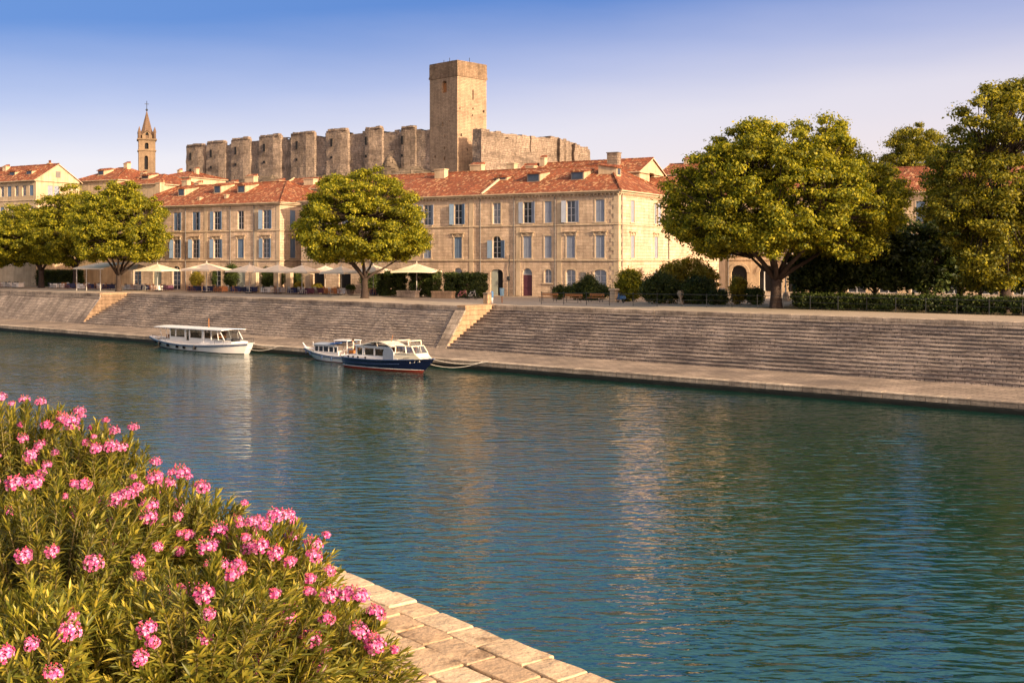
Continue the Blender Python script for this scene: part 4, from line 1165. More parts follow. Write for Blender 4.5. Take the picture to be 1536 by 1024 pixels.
# ---- ruined walls right of the tower
def ruin(name, label, pts, zb, th, jag):
    root = thing(name, label, 'castle wall', Vector((0, 0, 0)))
    mb = MB(); r_ = random.Random(len(pts))
    cols_ = []
    for (a, b) in zip(pts[:-1], pts[1:]):
        A_, B_ = atd(a[0], a[1]), atd(b[0], b[1]); L = (B_ - A_).length; n = max(1, int(L / 1.1))
        for i in range(n):
            f0, f1 = i / n, (i + 1) / n; fm = (f0 + f1) / 2
            y = a[2] + (b[2] - a[2]) * fm; p0, p1 = A_.lerp(B_, f0), A_.lerp(B_, f1)
            z = zat(y, (p0.y + p1.y) / 2) + r_.uniform(-jag, jag)
            cols_.append((Vector((p0.x, p0.y, 0)), Vector((p1.x, p1.y, 0)), z))
    prev = None
    for k, (p0, p1, z) in enumerate(cols_):
        d = (p1 - p0).normalized(); n_ = Vector((d.y, -d.x, 0)); bk_ = n_ * -th
        u = Vector((0, 0, 1))
        rpatch(mb, p0 + u * zb, p1 + u * zb, p1 + u * z, p0 + u * z, .8, .22)
        rpatch(mb, p0 + u * z, p1 + u * z, p1 + bk_ + u * z, p0 + bk_ + u * z, .8, .22)
        rpatch(mb, p1 + bk_ + u * zb, p0 + bk_ + u * zb, p0 + bk_ + u * z, p1 + bk_ + u * z, 2.5, .2)
        for pp, zz in ((p0, prev), (p1, cols_[k + 1][2] if k + 1 < len(cols_) else None)):
            lo = zb if zz is None else zz
            if lo < z - .02:
                rpatch(mb, pp + u * lo, pp + bk_ + u * lo, pp + bk_ + u * z, pp + u * z, .8, .22)
        prev = z
    mb.build('wall', M['castle'], root)
    return root
r1 = ruin('ruined_wall', 'broken dark wall sloping down right from the foot of the square tower', [(709, 223.5, 192), (722, 222, 194), (736, 223, 199), (748, 224, 204), (752, 224.5, 208), (774, 226, 211), (780, 227, 221), (800, 228, 231), (816, 229, 244)], 19, 2.4, .25)
r2 = ruin('ruined_wall', 'sunlit crumbling castle wall with jagged top, rightmost of the ruins', [(728, 232, 197), (760, 235, 200.5), (790, 238, 202.5), (797, 239, 207), (803, 240, 204.5), (826, 242, 205), (845, 245, 208), (849, 245, 213), (870, 249, 216), (877, 250, 220), (886, 252, 223)], 18, 3.0, .35)
for (pa_, pb_, dp, yt) in ((762, 768, 234, 206), (797, 803, 238.5, 204), (840, 846, 243, 207), (862, 868, 246, 215)):
    mb = MB(); a_, b_ = atd(pa_, dp), atd(pb_, dp + .6); a_.z = b_.z = 0; z = zat(yt, dp); u = Vector((0, 0, 1)); back = Vector((-.5, .8, 0)) * 2.4
    rpatch(mb, a_ + u * 19, b_ + u * 19, b_ + u * (z - .6), a_ + u * z, .7, .25); rpatch(mb, b_ + u * 19, b_ + back + u * 19, b_ + back + u * z, b_ + u * (z - .6), .7, .25)
    rpatch(mb, a_ + back + u * 19, a_ + u * 19, a_ + u * z, a_ + back + u * z, .7, .25); rpatch(mb, a_ + u * z, b_ + u * (z - .6), b_ + back + u * z, a_ + back + u * z, .7, .25)
    mb.build('buttress', M['castle'], r2)
# ---- bell tower
Pb = atd(208, 300); a_ = 4.25
root = thing('bell_tower', 'slender church bell tower with pointed stone spire and iron cross', 'bell tower', Vector((Pb.x, Pb.y, 0)))
th_ = R(20)     # right face runs right and slightly back
dR = Vector((math.cos(th_), math.sin(th_), 0)); dL = Vector((-math.sin(th_), math.cos(th_), 0))
rR = th_; zt_ = lambda y: zat(y, 300)
z0_, z1_, z2_, z3_ = zt_(275), zt_(226), zt_(209.5), zt_(163)
RXb = rot(rR); LXb = rot(rR - R(90), dL * a_)
opR = [(1.55, 2.5, z1_ + .5, z2_ - .75, .35), (1.45, 2.35, zt_(254), zt_(233.5), .4)]
opL = [(1.6, 2.4, z1_ + .5, z2_ - .9, .3)]
mb = MB()
wall_face(mb, RXb, a_, z2_, opR, .5, z0=z0_); wall_face(mb, LXb, a_, z2_, opL, .5, z0=z0_)
wall_face(mb, rot(rR + R(90), dR * a_), a_, z2_, opL, .5, z0=z0_); wall_face(mb, rot(rR + R(180), dR * a_ + dL * a_), a_, z2_, [], z0=z0_)
mb.build('shaft', M['church'], root)
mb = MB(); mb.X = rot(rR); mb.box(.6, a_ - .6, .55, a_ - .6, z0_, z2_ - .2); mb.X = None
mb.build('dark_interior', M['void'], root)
c_ = (dR + dL) * a_ / 2
def sqr(k, z): return [c_ + (dR * sx_ + dL * sy_) * a_ / 2 * k + Vector((0, 0, z)) for sx_, sy_ in ((-1, -1), (1, -1), (1, 1), (-1, 1))]
for nm, z, k, h_ in (('cornice', z2_, 1.17, .35), ('string_course', z1_, 1.1, .28)):
    mb = MB(); a0, a1, a2 = sqr(1.0, z - .15), sqr(k, z), sqr(k, z + h_)
    for i in range(4):
        j = (i + 1) % 4; mb.quad(a0[i], a0[j], a1[j], a1[i]); mb.quad(a1[i], a1[j], a2[j], a2[i])
    mb.poly(a2); mb.build(nm, M['church'], root)
zs_ = z2_ + .35; zg = zt_(196)
for k in range(4):       # gabled lucarnes on the four sides
    mb = MB(); X = rot(rR + R(90) * k, [Vector(), dR * a_, dR * a_ + dL * a_, dL * a_][k]); mb.X = X
    hw = 1.25; m_ = a_ / 2
    mb.poly([(m_ - hw, .1, zs_), (m_ - .4, .1, zs_), (m_ - .4, .1, zs_ + 1.3), (m_, .1, zs_ + 1.9), (m_, .1, zg), (m_ - hw, .1, zs_ + 1.0)])
    mb.poly([(m_ + .4, .1, zs_), (m_ + hw, .1, zs_), (m_ + hw, .1, zs_ + 1.0), (m_, .1, zg), (m_, .1, zs_ + 1.9), (m_ + .4, .1, zs_ + 1.3)])
    mb.quad((m_ - .4, .4, zs_), (m_ + .4, .4, zs_), (m_ + .4, .4, zs_ + 2), (m_ - .4, .4, zs_ + 2), 1)
    for s_ in (-1, 1):
        mb.quad((m_ + s_ * (hw + .12), .0, zs_ + .92), (m_, .0, zg + .12), (m_, 1.5, zg + .12), (m_ + s_ * (hw + .12), 1.5, zs_ + .92), 2)
        mb.quad((m_ + s_ * hw, .1, zs_), (m_ + s_ * hw, 1.2, zs_), (m_ + s_ * hw, 1.2, zs_ + 1), (m_ + s_ * hw, .1, zs_ + 1), 0)
    mb.build('lucarne', [M['church'], M['void'], M['spire']], root)
mb = MB(); base = []
for i in range(8):
    w_ = R(45) * i + R(22.5) + rR; base.append(c_ + Vector((math.cos(w_), math.sin(w_), 0)) * a_ * .50 + Vector((0, 0, zs_)))
mid = [c_ + (b_ - c_ - Vector((0, 0, zs_))) * .62 + Vector((0, 0, zs_ + (z3_ - zs_) * .36)) for b_ in base]
for i in range(8):
    j = (i + 1) % 8; mb.quad(base[i], base[j], mid[j], mid[i]); mb.add([mid[i], mid[j], c_ + Vector((0, 0, z3_))], [(0, 1, 2)])
mb.build('spire', M['spire'], root)
for i, cc in enumerate(sqr(.92, zs_)):
    mb = MB(); mb.lathe([(.34, 0), (.34, 1.6), (.42, 1.65), (.42, 1.85), (.05, 3.2)], 6, tuple(cc)); mb.build('pinnacle', M['spire'], root)
mb = MB(); mb.lathe([(.05, -.4), (.32, -.1), (.32, .1), (.05, .4)], 8, (c_.x, c_.y, z3_)); mb.box(c_.x - .06, c_.x + .06, c_.y - .06, c_.y + .06, z3_ + .3, z3_ + 2.4)
mb.X = Matrix.Translation((c_.x, c_.y, 0)) @ Matrix.Rotation(rR, 4, 'Z'); mb.box(-.55, .55, -.05, .05, z3_ + 1.5, z3_ + 1.63); mb.X = None
mb.build('cross', M['iron'], root)
# ------------------------------------------------------------------ foliage
def leaf_quads(rng, C, Rd, per, size, up=.35, out=.8, asp=.6, rnd_=.42):
    """C (n,3) clump centres, Rd (n,3) radii -> diamond leaf sprays"""
    n = len(C)
    idx = np.repeat(np.arange(n), per); m = len(idx)
    d = rng.normal(size=(m, 3)); d /= np.linalg.norm(d, axis=1)[:, None]
    r = np.minimum(1.5, np.abs(rng.normal(size=m)) * .42 + .28 * rng.random(m) + .25)
    p = C[idx] + d * r[:, None] * Rd[idx]
    nr = d * out + rng.normal(size=(m, 3)) * rnd_ + np.array([0, 0, up])
    nr /= np.linalg.norm(nr, axis=1)[:, None]
    t = np.cross(nr, rng.normal(size=(m, 3))); t /= np.linalg.norm(t, axis=1)[:, None]
    b = np.cross(nr, t)
    L = size * (.65 + .7 * rng.random(m))[:, None]
    fold = nr * L * .14
    v = np.stack([p - t * L * .5, p + b * L * asp * .5 + fold, p + t * L * .5, p - b * L * asp * .5 + fold], 1).reshape(-1, 3)
    return v, np.arange(m * 4).reshape(-1, 4)
def crown_pts(rng, n, c, rx, ry, rzt, rzb, zmin, inner=.35, lump=.18, sd=0, flat=1.0, vee=0.0):
    out = []
    while len(out) < n:
        d = rng.normal(size=3); d /= np.linalg.norm(d)
        f = (inner + (1 - inner) * rng.random() ** .45)
        k = 1 + lump * noise.noise(Vector((d[0] * 1.9 + sd, d[1] * 1.9, d[2] * 1.9)))
        rz = rzt if d[2] > 0 else rzb
        q = np.array([d[0] * rx, d[1] * ry, d[2] * rz]) * f * k + c
        if q[2] > zmin + vee * max(0, 1 - math.hypot(q[0] - c[0] * 0, q[1]) / rx): out.append(q)
    return np.array(out)
def tree(label, base, h, cw, zbot, mat, seed, n=150, per=170, leaf=.42, clump=1.25, fork=.26, trunk=.42, off=(0, 0), group=None, name='tree', lump=.2, inner=.35, limbs=7, rzf=.62, lean=0.0, cat='tree', holes=1.0, extra=None, vee=0.0):
    rng = np.random.default_rng(seed); rd = random.Random(seed)
    root = thing(name, label, cat, base, 0, group)
    zc = zbot + (h - zbot) * (1 - rzf)
    c = np.array([off[0], off[1], zc]); rx = cw / 2 - clump * .75
    C = crown_pts(rng, n, c, rx, rx * .92, h - zc - clump * .5, zc - zbot - clump * .2, zbot + clump * .4, inner, lump, seed * 1.7, vee=vee)
    if extra is not None:
        for (ox, oy, oz, er, en) in extra:
            C = np.concatenate([C, crown_pts(rng, en, np.array([ox, oy, oz]), er, er, er * .75, er * .6, zbot, .2, .2, seed + ox)])
    s = clump * (.55 + .7 * rng.random(len(C)))[:, None]
    Rd = s * np.array([1.1, 1.1, .62])
    v, q = leaf_quads(rng, C, Rd, per, leaf)
    o = bpy.data.objects.new('crown', np_mesh('crown', v, q, mat)); link(o, root)
    # trunk and limbs
    mb = MB(); fz = h * fork
    fk = Vector((lean, 0, fz))
    k = 6
    pts = [Vector((0, 0, -.1)), Vector((0, 0, .15)), Vector((lean * .3, .03, fz * .4)), Vector((lean * .7, -.04, fz * .75)), fk]
    mb.tube(pts, [trunk * 1.45, trunk * 1.15, trunk * .95, trunk * .88, trunk * .95], 10)
    tg = []
    cand = list(range(len(C))); rd.shuffle(cand)
    for i in cand:
        p_ = Vector(C[i]); p_ = fk.lerp(p_, .62)
        if all((p_ - t_).length > cw * .16 for t_ in tg) and p_.z > fz + .6: tg.append(p_)
        if len(tg) >= limbs: break
    if not tg: tg = [fk + Vector((0, 0, 2))]
    for t_ in tg:
        d = t_ - fk
        mid = fk + d * .5 + Vector((d.x * .08, d.y * .08, -abs(d.length) * .05 + d.length * .06))
        mb.tube([fk - Vector((0, 0, .25)), fk.lerp(mid, .5) + Vector((rd.uniform(-.1, .1), 0, 0)), mid, t_], [trunk * .5, trunk * .38, trunk * .29, trunk * .18], 7)
    for ci in C:
        p_ = Vector(ci); t_ = min(tg, key=lambda g: (g - p_).length)
        m_ = t_.lerp(p_, .5) + Vector((rd.uniform(-.3, .3), rd.uniform(-.3, .3), rd.uniform(.0, .4)))
        mb.tube([t_, m_, p_], [trunk * .18, trunk * .11, .03], 4, caps=False)
    mb.build('trunk', M['bark'], root, smooth=True)
    return root
G1 = 'plane trees along the esplanade'
def tb(px, py): return at(px, py, ZE)
b_ = tb(547, 447); tree('round plane tree standing alone between the parasols, centre of the esplanade', b_, 14.9, 15.8, 3.0, M['leaf'], 3, 640, 210, .25, .74, .15, .40, (-.3, 0), G1, limbs=7, rzf=.64, lump=.10, inner=.4, vee=2.0)
b_ = tb(1164, 462); tree('largest spreading tree with forked trunk in front of the right building', b_, 16.6, 22.0, 3.3, M['leaf'], 8, 900, 220, .26, .86, .16, .52, (.6, 0), G1, limbs=9, rzf=.64, lump=.18, inner=.36, vee=2.4, extra=[(-4.5, 0, 13.2, 3.4, 26), (4.6, 0, 15.0, 2.6, 22), (-.8, 0, 15.2, 2.2, 16), (8.2, 0, 11.5, 3.0, 20)])
b_ = tb(178, 437); tree('plane tree with forked trunk at the end of the sloping river wall', b_, 15.5, 14.4, 3.1, M['leaf'], 15, 580, 210, .26, .74, .15, .40, (.2, 0), G1, limbs=7, rzf=.62, lump=.12, inner=.4, vee=1.8)
b_ = at(113, 432, ZE); tree('middle one of the three plane trees at the far left', b_, 16.0, 14.5, 3.4, M['leaf'], 23, 420, 190, .29, .84, .2, .4, (-1.0, 0), G1, rzf=.6)
b_ = at(62, 431.5, ZE); tree('plane tree with thick dark trunk near the left edge', b_, 13.6, 15.0, 3.4, M['leaf'], 31, 420, 190, .29, .84, .2, .45, (-1.5, 0), G1, rzf=.6)
b_ = at(-12, 431, ZE); tree('plane tree cut by the left edge of the picture', b_, 12.0, 14.0, 3.0, M['leaf'], 37, 220, 180, .31, .95, .2, .42, (0, 0), G1, rzf=.6)
# tall open tree at the right edge
b_ = at(1508, 468, ZE); tree('tallest tree with open branching crown at the right edge', b_, 19.6, 13.5, 1.7, M['leaf2'], 41, 390, 190, .26, .82, .34, .42, (.4, 0), None, limbs=9, rzf=.55, lump=.35, inner=.45, extra=[(-4.2, -1, 8.5, 2.9, 26), (-2.2, 0, 13.0, 2.4, 18), (1.5, 0, 17.6, 2.3, 20), (2.2, -2, 9.5, 3.0, 26)])
b_ = atd(1440, 108, ZE); tree('slim tree with dark foliage left of the tallest tree', b_, 14.5, 7.5, 3.0, M['leaf2'], 47, 140, 200, .28, .95, .3, .28, (0, 0), None, limbs=6, rzf=.6, lump=.3)
b_ = atd(1378, 186, ZE); tree('distant tree crown showing above the right building roof', b_, 27.0, 13.5, 15.0, M['leaf2'], 53, 240, 200, .33, 1.1, .5, .4, (0, 0), None, limbs=6, rzf=.6, lump=.25)
b_ = atd(1262, 113, ZE); tree('green tree close behind the right side of the largest tree', b_, 12.6, 11.5, 3.0, M['leaf'], 59, 190, 210, .28, 1.0, .25, .35, (1.4, 0), None, limbs=6, rzf=.6)
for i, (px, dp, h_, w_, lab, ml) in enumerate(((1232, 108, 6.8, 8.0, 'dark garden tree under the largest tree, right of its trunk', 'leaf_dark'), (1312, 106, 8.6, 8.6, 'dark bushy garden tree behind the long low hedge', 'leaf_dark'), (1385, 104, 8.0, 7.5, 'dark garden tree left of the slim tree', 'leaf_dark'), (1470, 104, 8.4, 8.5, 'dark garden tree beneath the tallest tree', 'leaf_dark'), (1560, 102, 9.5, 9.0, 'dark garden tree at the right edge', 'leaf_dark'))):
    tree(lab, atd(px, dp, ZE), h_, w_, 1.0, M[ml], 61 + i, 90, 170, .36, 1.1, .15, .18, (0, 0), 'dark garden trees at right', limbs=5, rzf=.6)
# ------------------------------------------------------------------ shrubs and hedges
def shrub(label, base, w, d, h, mat, seed, shape='round', leaf=.2, dens=1.0, group=None, name='shrub', cat='shrub', pot=None, rz=0.0, z0=.05):
    rng = np.random.default_rng(seed)
    root = thing(name, label, cat, base, rz, group)
    vol = max(.3, w * d * h)
    if shape == 'box':
        n = int(min(900, 14 + 9 * (w * d + w * h + d * h)) * dens)
        u = rng.random((n, 3)); f = rng.integers(0, 3, n); sgn = rng.integers(0, 2, n)
        for i in range(n):
            if rng.random() < .75:
                u[i, f[i]] = sgn[i] * .92 + .04 if f[i] != 2 else .95
        C = (u - np.array([.5, .5, 0])) * np.array([w - .3, d - .3, h - .25]) + np.array([0, 0, .1 + z0])
        Rd = np.full((n, 3), .32)
    else:
        n = int(min(220, 20 + 14 * vol ** .67) * dens)
        C = crown_pts(rng, n, np.array([0, 0, z0 + h * .48]), w / 2 - .2, d / 2 - .2, h * .52 - .15, h * .48 - .1, z0, .45, .25 if shape == 'loose' else .1, seed)
        Rd = np.full((n, 3), .30 * min(1.6, max(.6, vol ** .2))) * (.8 + .5 * rng.random(n))[:, None]
    v, q = leaf_quads(rng, C, Rd, 90, leaf, .3, .7)
    link(bpy.data.objects.new('foliage', np_mesh('foliage', v, q, M[mat])), root)
    mb = MB()
    if pot:
        mb.lathe([(pot * .7, 0), (pot, .55), (pot * 1.08, .56), (pot * 1.08, .66), (pot * .9, .66), (pot * .85, .6)], 12)
        mb.build('pot', M['joint'] if pot < .5 else M['castle'], root)
    mb = MB()
    rd = random.Random(seed)
    for i in range(5 if w > 1 else 3):
        a = rd.uniform(0, 6.28); mb.tube([(math.cos(a) * .1, math.sin(a) * .1, z0), (math.cos(a) * w * .12, math.sin(a) * d * .12, h * .3 + z0), (math.cos(a) * w * .25, math.sin(a) * d * .25, h * .7 + z0)], [.05, .04, .015], 5)
    mb.build('stem', M['bark'], root)
    return root
def E(px, dp, z=ZE): return atd(px, dp, z)
# clipped hedge blocks right of the centre tree
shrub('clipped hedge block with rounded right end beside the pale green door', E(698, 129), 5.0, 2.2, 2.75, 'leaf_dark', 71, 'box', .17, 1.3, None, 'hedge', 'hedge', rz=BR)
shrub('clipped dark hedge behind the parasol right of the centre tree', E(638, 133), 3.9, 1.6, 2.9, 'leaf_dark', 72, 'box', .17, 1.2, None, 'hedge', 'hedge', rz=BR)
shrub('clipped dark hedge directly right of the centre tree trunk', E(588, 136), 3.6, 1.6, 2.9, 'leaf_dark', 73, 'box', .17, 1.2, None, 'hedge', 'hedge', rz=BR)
shrub('uneven low hedge under the two tall ground floor windows', E(880, 121.5), 6.0, 1.6, 1.75, 'leaf_dark', 74, 'round', .17, 1.4, None, 'hedge', 'hedge', rz=BR)
shrub('dark spiky bush at the left end of the low hedge by the steps', E(838, 123), 1.3, 1.0, 1.5, 'leaf_dark', 75, 'loose', .17)
shrub('dark upright bush standing up from the low hedge', E(884, 121), 2.2, 1.4, 2.6, 'leaf_dark', 76, 'loose', .18)
shrub('bright green bush at the corner of the central building', E(944, 117.5), 3.0, 2.2, 3.3, 'leaf', 77, 'loose', .2)
shrub('tall golden green shrub left of the largest tree', E(1028, 113.5), 6.8, 4.0, 4.4, 'leaf_gold', 78, 'loose', .22, 1.3)
shrub('dark green bush in front of the golden shrub', E(990, 111.5), 4.2, 2.0, 2.9, 'leaf_dark', 79, 'round', .2)
shrub('dark bush with small pale blossoms left of the arched ground floor', E(1048, 110.5), 3.4, 2.0, 2.6, 'leaf_dark', 80, 'round', .2)
shrub('small rounded yellow green bush before the arches', E(1108, 110), 1.7, 1.5, 2.7, 'leaf_gold', 81, 'round', .18)
shrub('low dark bush left of the largest trunk', E(1132, 109), 1.8, 1.4, 1.6, 'leaf_dark', 82, 'round', .18)
shrub('low dark bush by the garden gate', E(1078, 108.5), 2.2, 1.2, 1.3, 'leaf_dark', 83, 'round', .18)
# long low hedge at right
def uq(px, v):
    k = (px - CX) / F; o = QO + VX * v
    return (k * o.y - o.x) / (UX.x - k * UX.y)
u0_, u1_ = uq(1190, 25.2), uq(1640, 25.2)
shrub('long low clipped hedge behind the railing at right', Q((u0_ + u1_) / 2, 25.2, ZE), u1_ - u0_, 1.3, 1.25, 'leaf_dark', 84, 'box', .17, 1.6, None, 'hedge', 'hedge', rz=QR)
# far dark hedge mass on the left terrace
shrub('dark hedge behind the white tables at the far left', at(88, 429.5, ZE) , 13, 2, 2.6, 'leaf_dark', 85, 'box', .22, 1.2, None, 'hedge', 'hedge', rz=QR)
# ------------------------------------------------------------------ boats
def boatglass():
    t = NT('boat_glass'); tr = t.n('ShaderNodeBsdfTransparent'); tr.inputs[0].default_value = (.50, .52, .52, 1)
    gl = t.n('ShaderNodeBsdfGlossy'); gl.inputs['Roughness'].default_value = .05; gl.inputs['Color'].default_value = (.7, .75, .8, 1)
    mx = t.n('ShaderNodeMixShader'); mx.inputs[0].default_value = .18
    t.l(tr.outputs[0], mx.inputs[1]); t.l(gl.outputs[0], mx.inputs[2]); return t.done(mx.outputs[0])
M['bglass'] = boatglass()
def hull(root, L, Bm, sh, rL, rR, fineL, fineR, mats, boot=.14, endL=.02, endR=.05):
    """sh(s): sheer height; rL/rR: overhang at left/right; fine*: exponent of the waterline"""
    n = 28; lev = [(-.45, .55), (-.02, .86), (boot, .90), (None, .96), (None, 1.0)]
    vs = []
    for i in range(n + 1):
        s = i / n; zs = sh(s)
        zz = [-.45, -.02, boot, boot + (zs - boot) * .55, zs]
        hb = 1.0
        if s < .5: hb = endL + (1 - endL) * (1 - (1 - s / .5) ** fineL)
        else: hb = endR + (1 - endR) * (1 - ((s - .5) / .5) ** fineR)
        for k, z in enumerate(zz):
            fz = max(0, min(1, z / zs)) if z > 0 else z * .5
            x0 = rL * (1 - fz) ** 1.2 if fz < 1 else 0; x1 = L - (rR * (1 - fz) ** 1.2 if fz < 1 else 0)
            w_ = Bm / 2 * hb * lev[k][1] * (1 if k > 1 else (hb ** .25))
            vs.append((x0 + (x1 - x0) * s, -w_, z))
    m = n + 1; vs2 = [(x, -y, z) for x, y, z in vs]
    mb = MB(); fa = [[], []]
    for i in range(n):
        for k in range(4):
            a = i * 5 + k
            fa[0 if k >= 2 else 1].append((a, a + 5, a + 6, a + 1))
    N_ = len(vs)
    allv = vs + vs2
    for mi in (0, 1):
        mb.add(allv, [f for f in fa[mi]] + [tuple(j + N_ for j in reversed(f)) for f in fa[mi]], mi)
    for i in (0, n):
        f = [i * 5 + k for k in range(5)] + [i * 5 + k + N_ for k in reversed(range(5))]
        mb.add(allv, [tuple(f if i == 0 else reversed(f))], 0)
    h_ = mb.build('hull', mats, root, smooth=True)
    m2 = MB()
    for i in range(n):
        a = i * 5 + 4; b_ = a + 5
        A, B_ = Vector(vs[a]), Vector(vs[b_]); dz = Vector((0, 0, -.10))
        m2.quad(A + dz, B_ + dz, Vector(vs2[b_]) + dz, Vector(vs2[a]) + dz)
    m2.build('deck', M['deck'], root)
    near = [Vector(vs[i * 5 + 4]) for i in range(n + 1)]; far = [Vector(vs2[i * 5 + 4]) for i in range(n + 1)]
    return h_, near, far
def rail(mb, pts, h, r=.018, every=2):
    tp = [p + Vector((0, .04 if p.y < 0 else -.04, h)) for p in pts]
    mb.tube(tp, r, 5)
    for i in range(0, len(pts), every): mb.tube([pts[i] + Vector((0, .04 if pts[i].y < 0 else -.04, -.05)), tp[i]], r * .9, 4)
def cabin(root, x0, x1, yw, z0, z1, ops, mats, slopeL=0.0, slopeR=0.0, name='cabin', gl='bglass'):
    """thin walled cabin with real window openings on both sides, panes as parts"""
    mb = MB()
    for sgn in (-1, 1):
        X = Matrix.Translation((x0, sgn * yw, z0))
        if sgn > 0: X = Matrix.Translation((x0, yw - .05, z0))
        wall_face(mb, X, x1 - x0, z1 - z0, ops, .05)
    mb.quad((x0, -yw, z0), (x0, yw, z0), (x0, yw, z0 + .45), (x0, -yw, z0 + .45)); mb.quad((x1, -yw, z0), (x1, yw, z0), (x1, yw, z0 + .45), (x1, -yw, z0 + .45))
    c = mb.build(name, mats, root)
    for o_ in ops:
        m2 = MB()
        m2.box(x0 + o_[0] + .003, x0 + o_[1] - .003, -yw + .015, -yw + .03, z0 + o_[2] + .003, z0 + o_[3] - .003)
        m2.build('window_pane', M[gl], c)
        m3 = MB(); a, b_, cz, d = x0 + o_[0], x0 + o_[1], z0 + o_[2], z0 + o_[3]; y = -yw - .02; f = .05
        m3.box(a - f, a, y, y + .04, cz - f, d + f); m3.box(b_, b_ + f, y, y + .04, cz - f, d + f); m3.box(a, b_, y, y + .04, cz - f, cz); m3.box(a, b_, y, y + .04, d, d + f)
        m3.build('window_frame', mats, c)
    return c
def roof_slab(root, x0, x1, yw, z0, z1, mat, name='canopy', camber=.10, th=.08):
    mb = MB(); n, k = 10, 6; vs = []
    for i in range(n + 1):
        f = i / n; x = x0 + (x1 - x0) * f; z = z0 + (z1 - z0) * f
        for j in range(k + 1):
            g = j / k * 2 - 1; vs.append((x, yw * g, z + camber * (1 - g * g)))
    N_ = len(vs); vs += [(x, y, z - th) for x, y, z in vs]
    fs = []
    for i in range(n):
        for j in range(k):
            a = i * (k + 1) + j; fs += [(a, a + k + 1, a + k + 2, a + 1), (a + N_, a + 1 + N_, a + k + 2 + N_, a + k + 1 + N_)]
    for i in range(n):
        a, b_ = i * (k + 1), (i + 1) * (k + 1); fs += [(a, a + N_, b_ + N_, b_), (a + k, b_ + k, b_ + k + N_, a + k + N_)]
    for j in range(k):
        fs += [(j, j + 1, j + 1 + N_, j + N_), (n * (k + 1) + j, n * (k + 1) + j + N_, n * (k + 1) + j + 1 + N_, n * (k + 1) + j + 1)]
    mb.add(vs, fs); return mb.build(name, M[mat], root, smooth=False)
def bench_seat(root, x0, x1, y0, y1, z, mat, name='seat'):
    mb = MB(); mb.bbox(x0, x1, y0, y1, z - .35, z, .05); mb.bbox(x0, x1, y1 - .08, y1 + .06, z, z + .42, .04)
    return mb.build(name, M[mat], root)
# --- large white boat
UW, LW = -46.6, 14.7
boat = thing('motor_boat', 'long white motor boat with blue stripe, round portholes and flat canopy roof', 'boat', Q(UW, -2.0, 0), QR)
boat.scale = (1.13, 1, .90)
def shW(s): return .64 + .42 * abs(s - .52) ** 1.6 * 3.2 + (.10 * s)
h_, near, far = hull(boat, LW, 3.2, shW, 2.0, .55, 2.4, 4.5, [M['white'], M['black']], .06, .05, .22)
mb = MB()
for pts, sg in ((near, -1), (far, 1)): mb.tube([p + Vector((0, sg * .015, -.16)) for p in pts], .055, 6)
mb.build('rubbing_strake', M['strake'], boat)
mb = MB()
for pts in (near, far): mb.tube([p + Vector((0, 0, .0)) for p in pts], .05, 6)
mb.build('gunwale', M['white'], boat)
def hull_pt(near, x, dz):
    p = min(near, key=lambda q_: abs(q_.x - x)); return p + Vector((0, -.01, dz))
for x in (2.2, 3.2, 4.9, 6.3, 7.6, 8.9):
    p = hull_pt(near, x, -.33); mb = MB(); X = Matrix.Translation(p + Vector((0, .05, 0))) @ Matrix.Rotation(R(90), 4, 'X'); mb.X = X
    mb.lathe([(.0, .0), (.13, 0), (.13, .1), (.17, .1), (.17, .0)], 12); mb.X = None; mb.build('porthole', M['black'], boat)
for x in (3.3, 9.1):
    p = hull_pt(near, x, -.25); mb = MB(); mb.tube([p + Vector((0, -.02, .25)), p + Vector((0, -.12, -.02)), p + Vector((0, -.14, -.3))], [.02, .09, .07], 7); mb.build('fender', M['black'], boat)
mb = MB(); mb.bbox(3.0, 9.2, -1.15, 1.15, .5, 1.0, .05); mb.build('side_coaming', M['white'], boat)
mb = MB(); mb.add([(9.2, -1.2, .6), (13.3, -1.05, .7), (13.3, 1.05, .7), (9.2, 1.2, .6), (9.2, -1.1, 1.42), (13.2, -.9, 1.2), (13.2, .9, 1.2), (9.2, 1.1, 1.42)], [(4, 5, 6, 7), (0, 1, 5, 4), (1, 2, 6, 5), (2, 3, 7, 6), (3, 0, 4, 7)]); mb.build('fore_cabin', M['white'], boat)
cb = cabin(boat, 4.6, 9.55, 1.14, .98, 2.32, [(.15, .85, .42, 1.25, 0), (1.0, 2.25, .42, 1.25, 0), (2.5, 2.9, .1, 1.25, 0), (3.05, 4.75, .42, 1.25, 0)], M['white'])
for x0, x1 in ((9.72, 10.62), (10.72, 11.6)):
    mb = MB(); mb.add([(x0, -1.12, 1.42), (x1, -1.1, 1.38), (x1 - (.25 if x1 > 11 else 0), -1.1, 2.28), (x0, -1.12, 2.28)], [(0, 1, 2, 3)]); mb.build('side_window', M['bglass'], boat)
mb = MB(); mb.add([(12.35, -1.0, 1.36), (12.35, 1.0, 1.36), (11.7, 1.0, 2.28), (11.7, -1.0, 2.28)], [(0, 1, 2, 3)]); mb.build('windscreen', M['bglass'], boat)
mb = MB()
for y in (-1.12, 1.12):
    mb.tube([(9.62, y, 1.3), (9.62, y, 2.32)], .06, 6); mb.tube([(10.66, y, 1.3), (10.66, y, 2.32)], .05, 6); mb.tube([(12.4, y * .92, 1.33), (11.72, y * .92, 2.32)], .05, 6); mb.tube([(11.66, y, 1.33), (11.5, y, 2.3)], .04, 6); mb.tube([(9.6, y, 1.40), (12.4, y * .92, 1.34)], .045, 6)
    for x in (3.0, 3.9): mb.tube([(x + .5, y, .95), (x, y, 2.3)], .025, 5)
mb.tube([(12.05, 0, 1.36), (11.7, 0, 2.3)], .04, 6)
mb.build('window_posts', M['white'], boat)
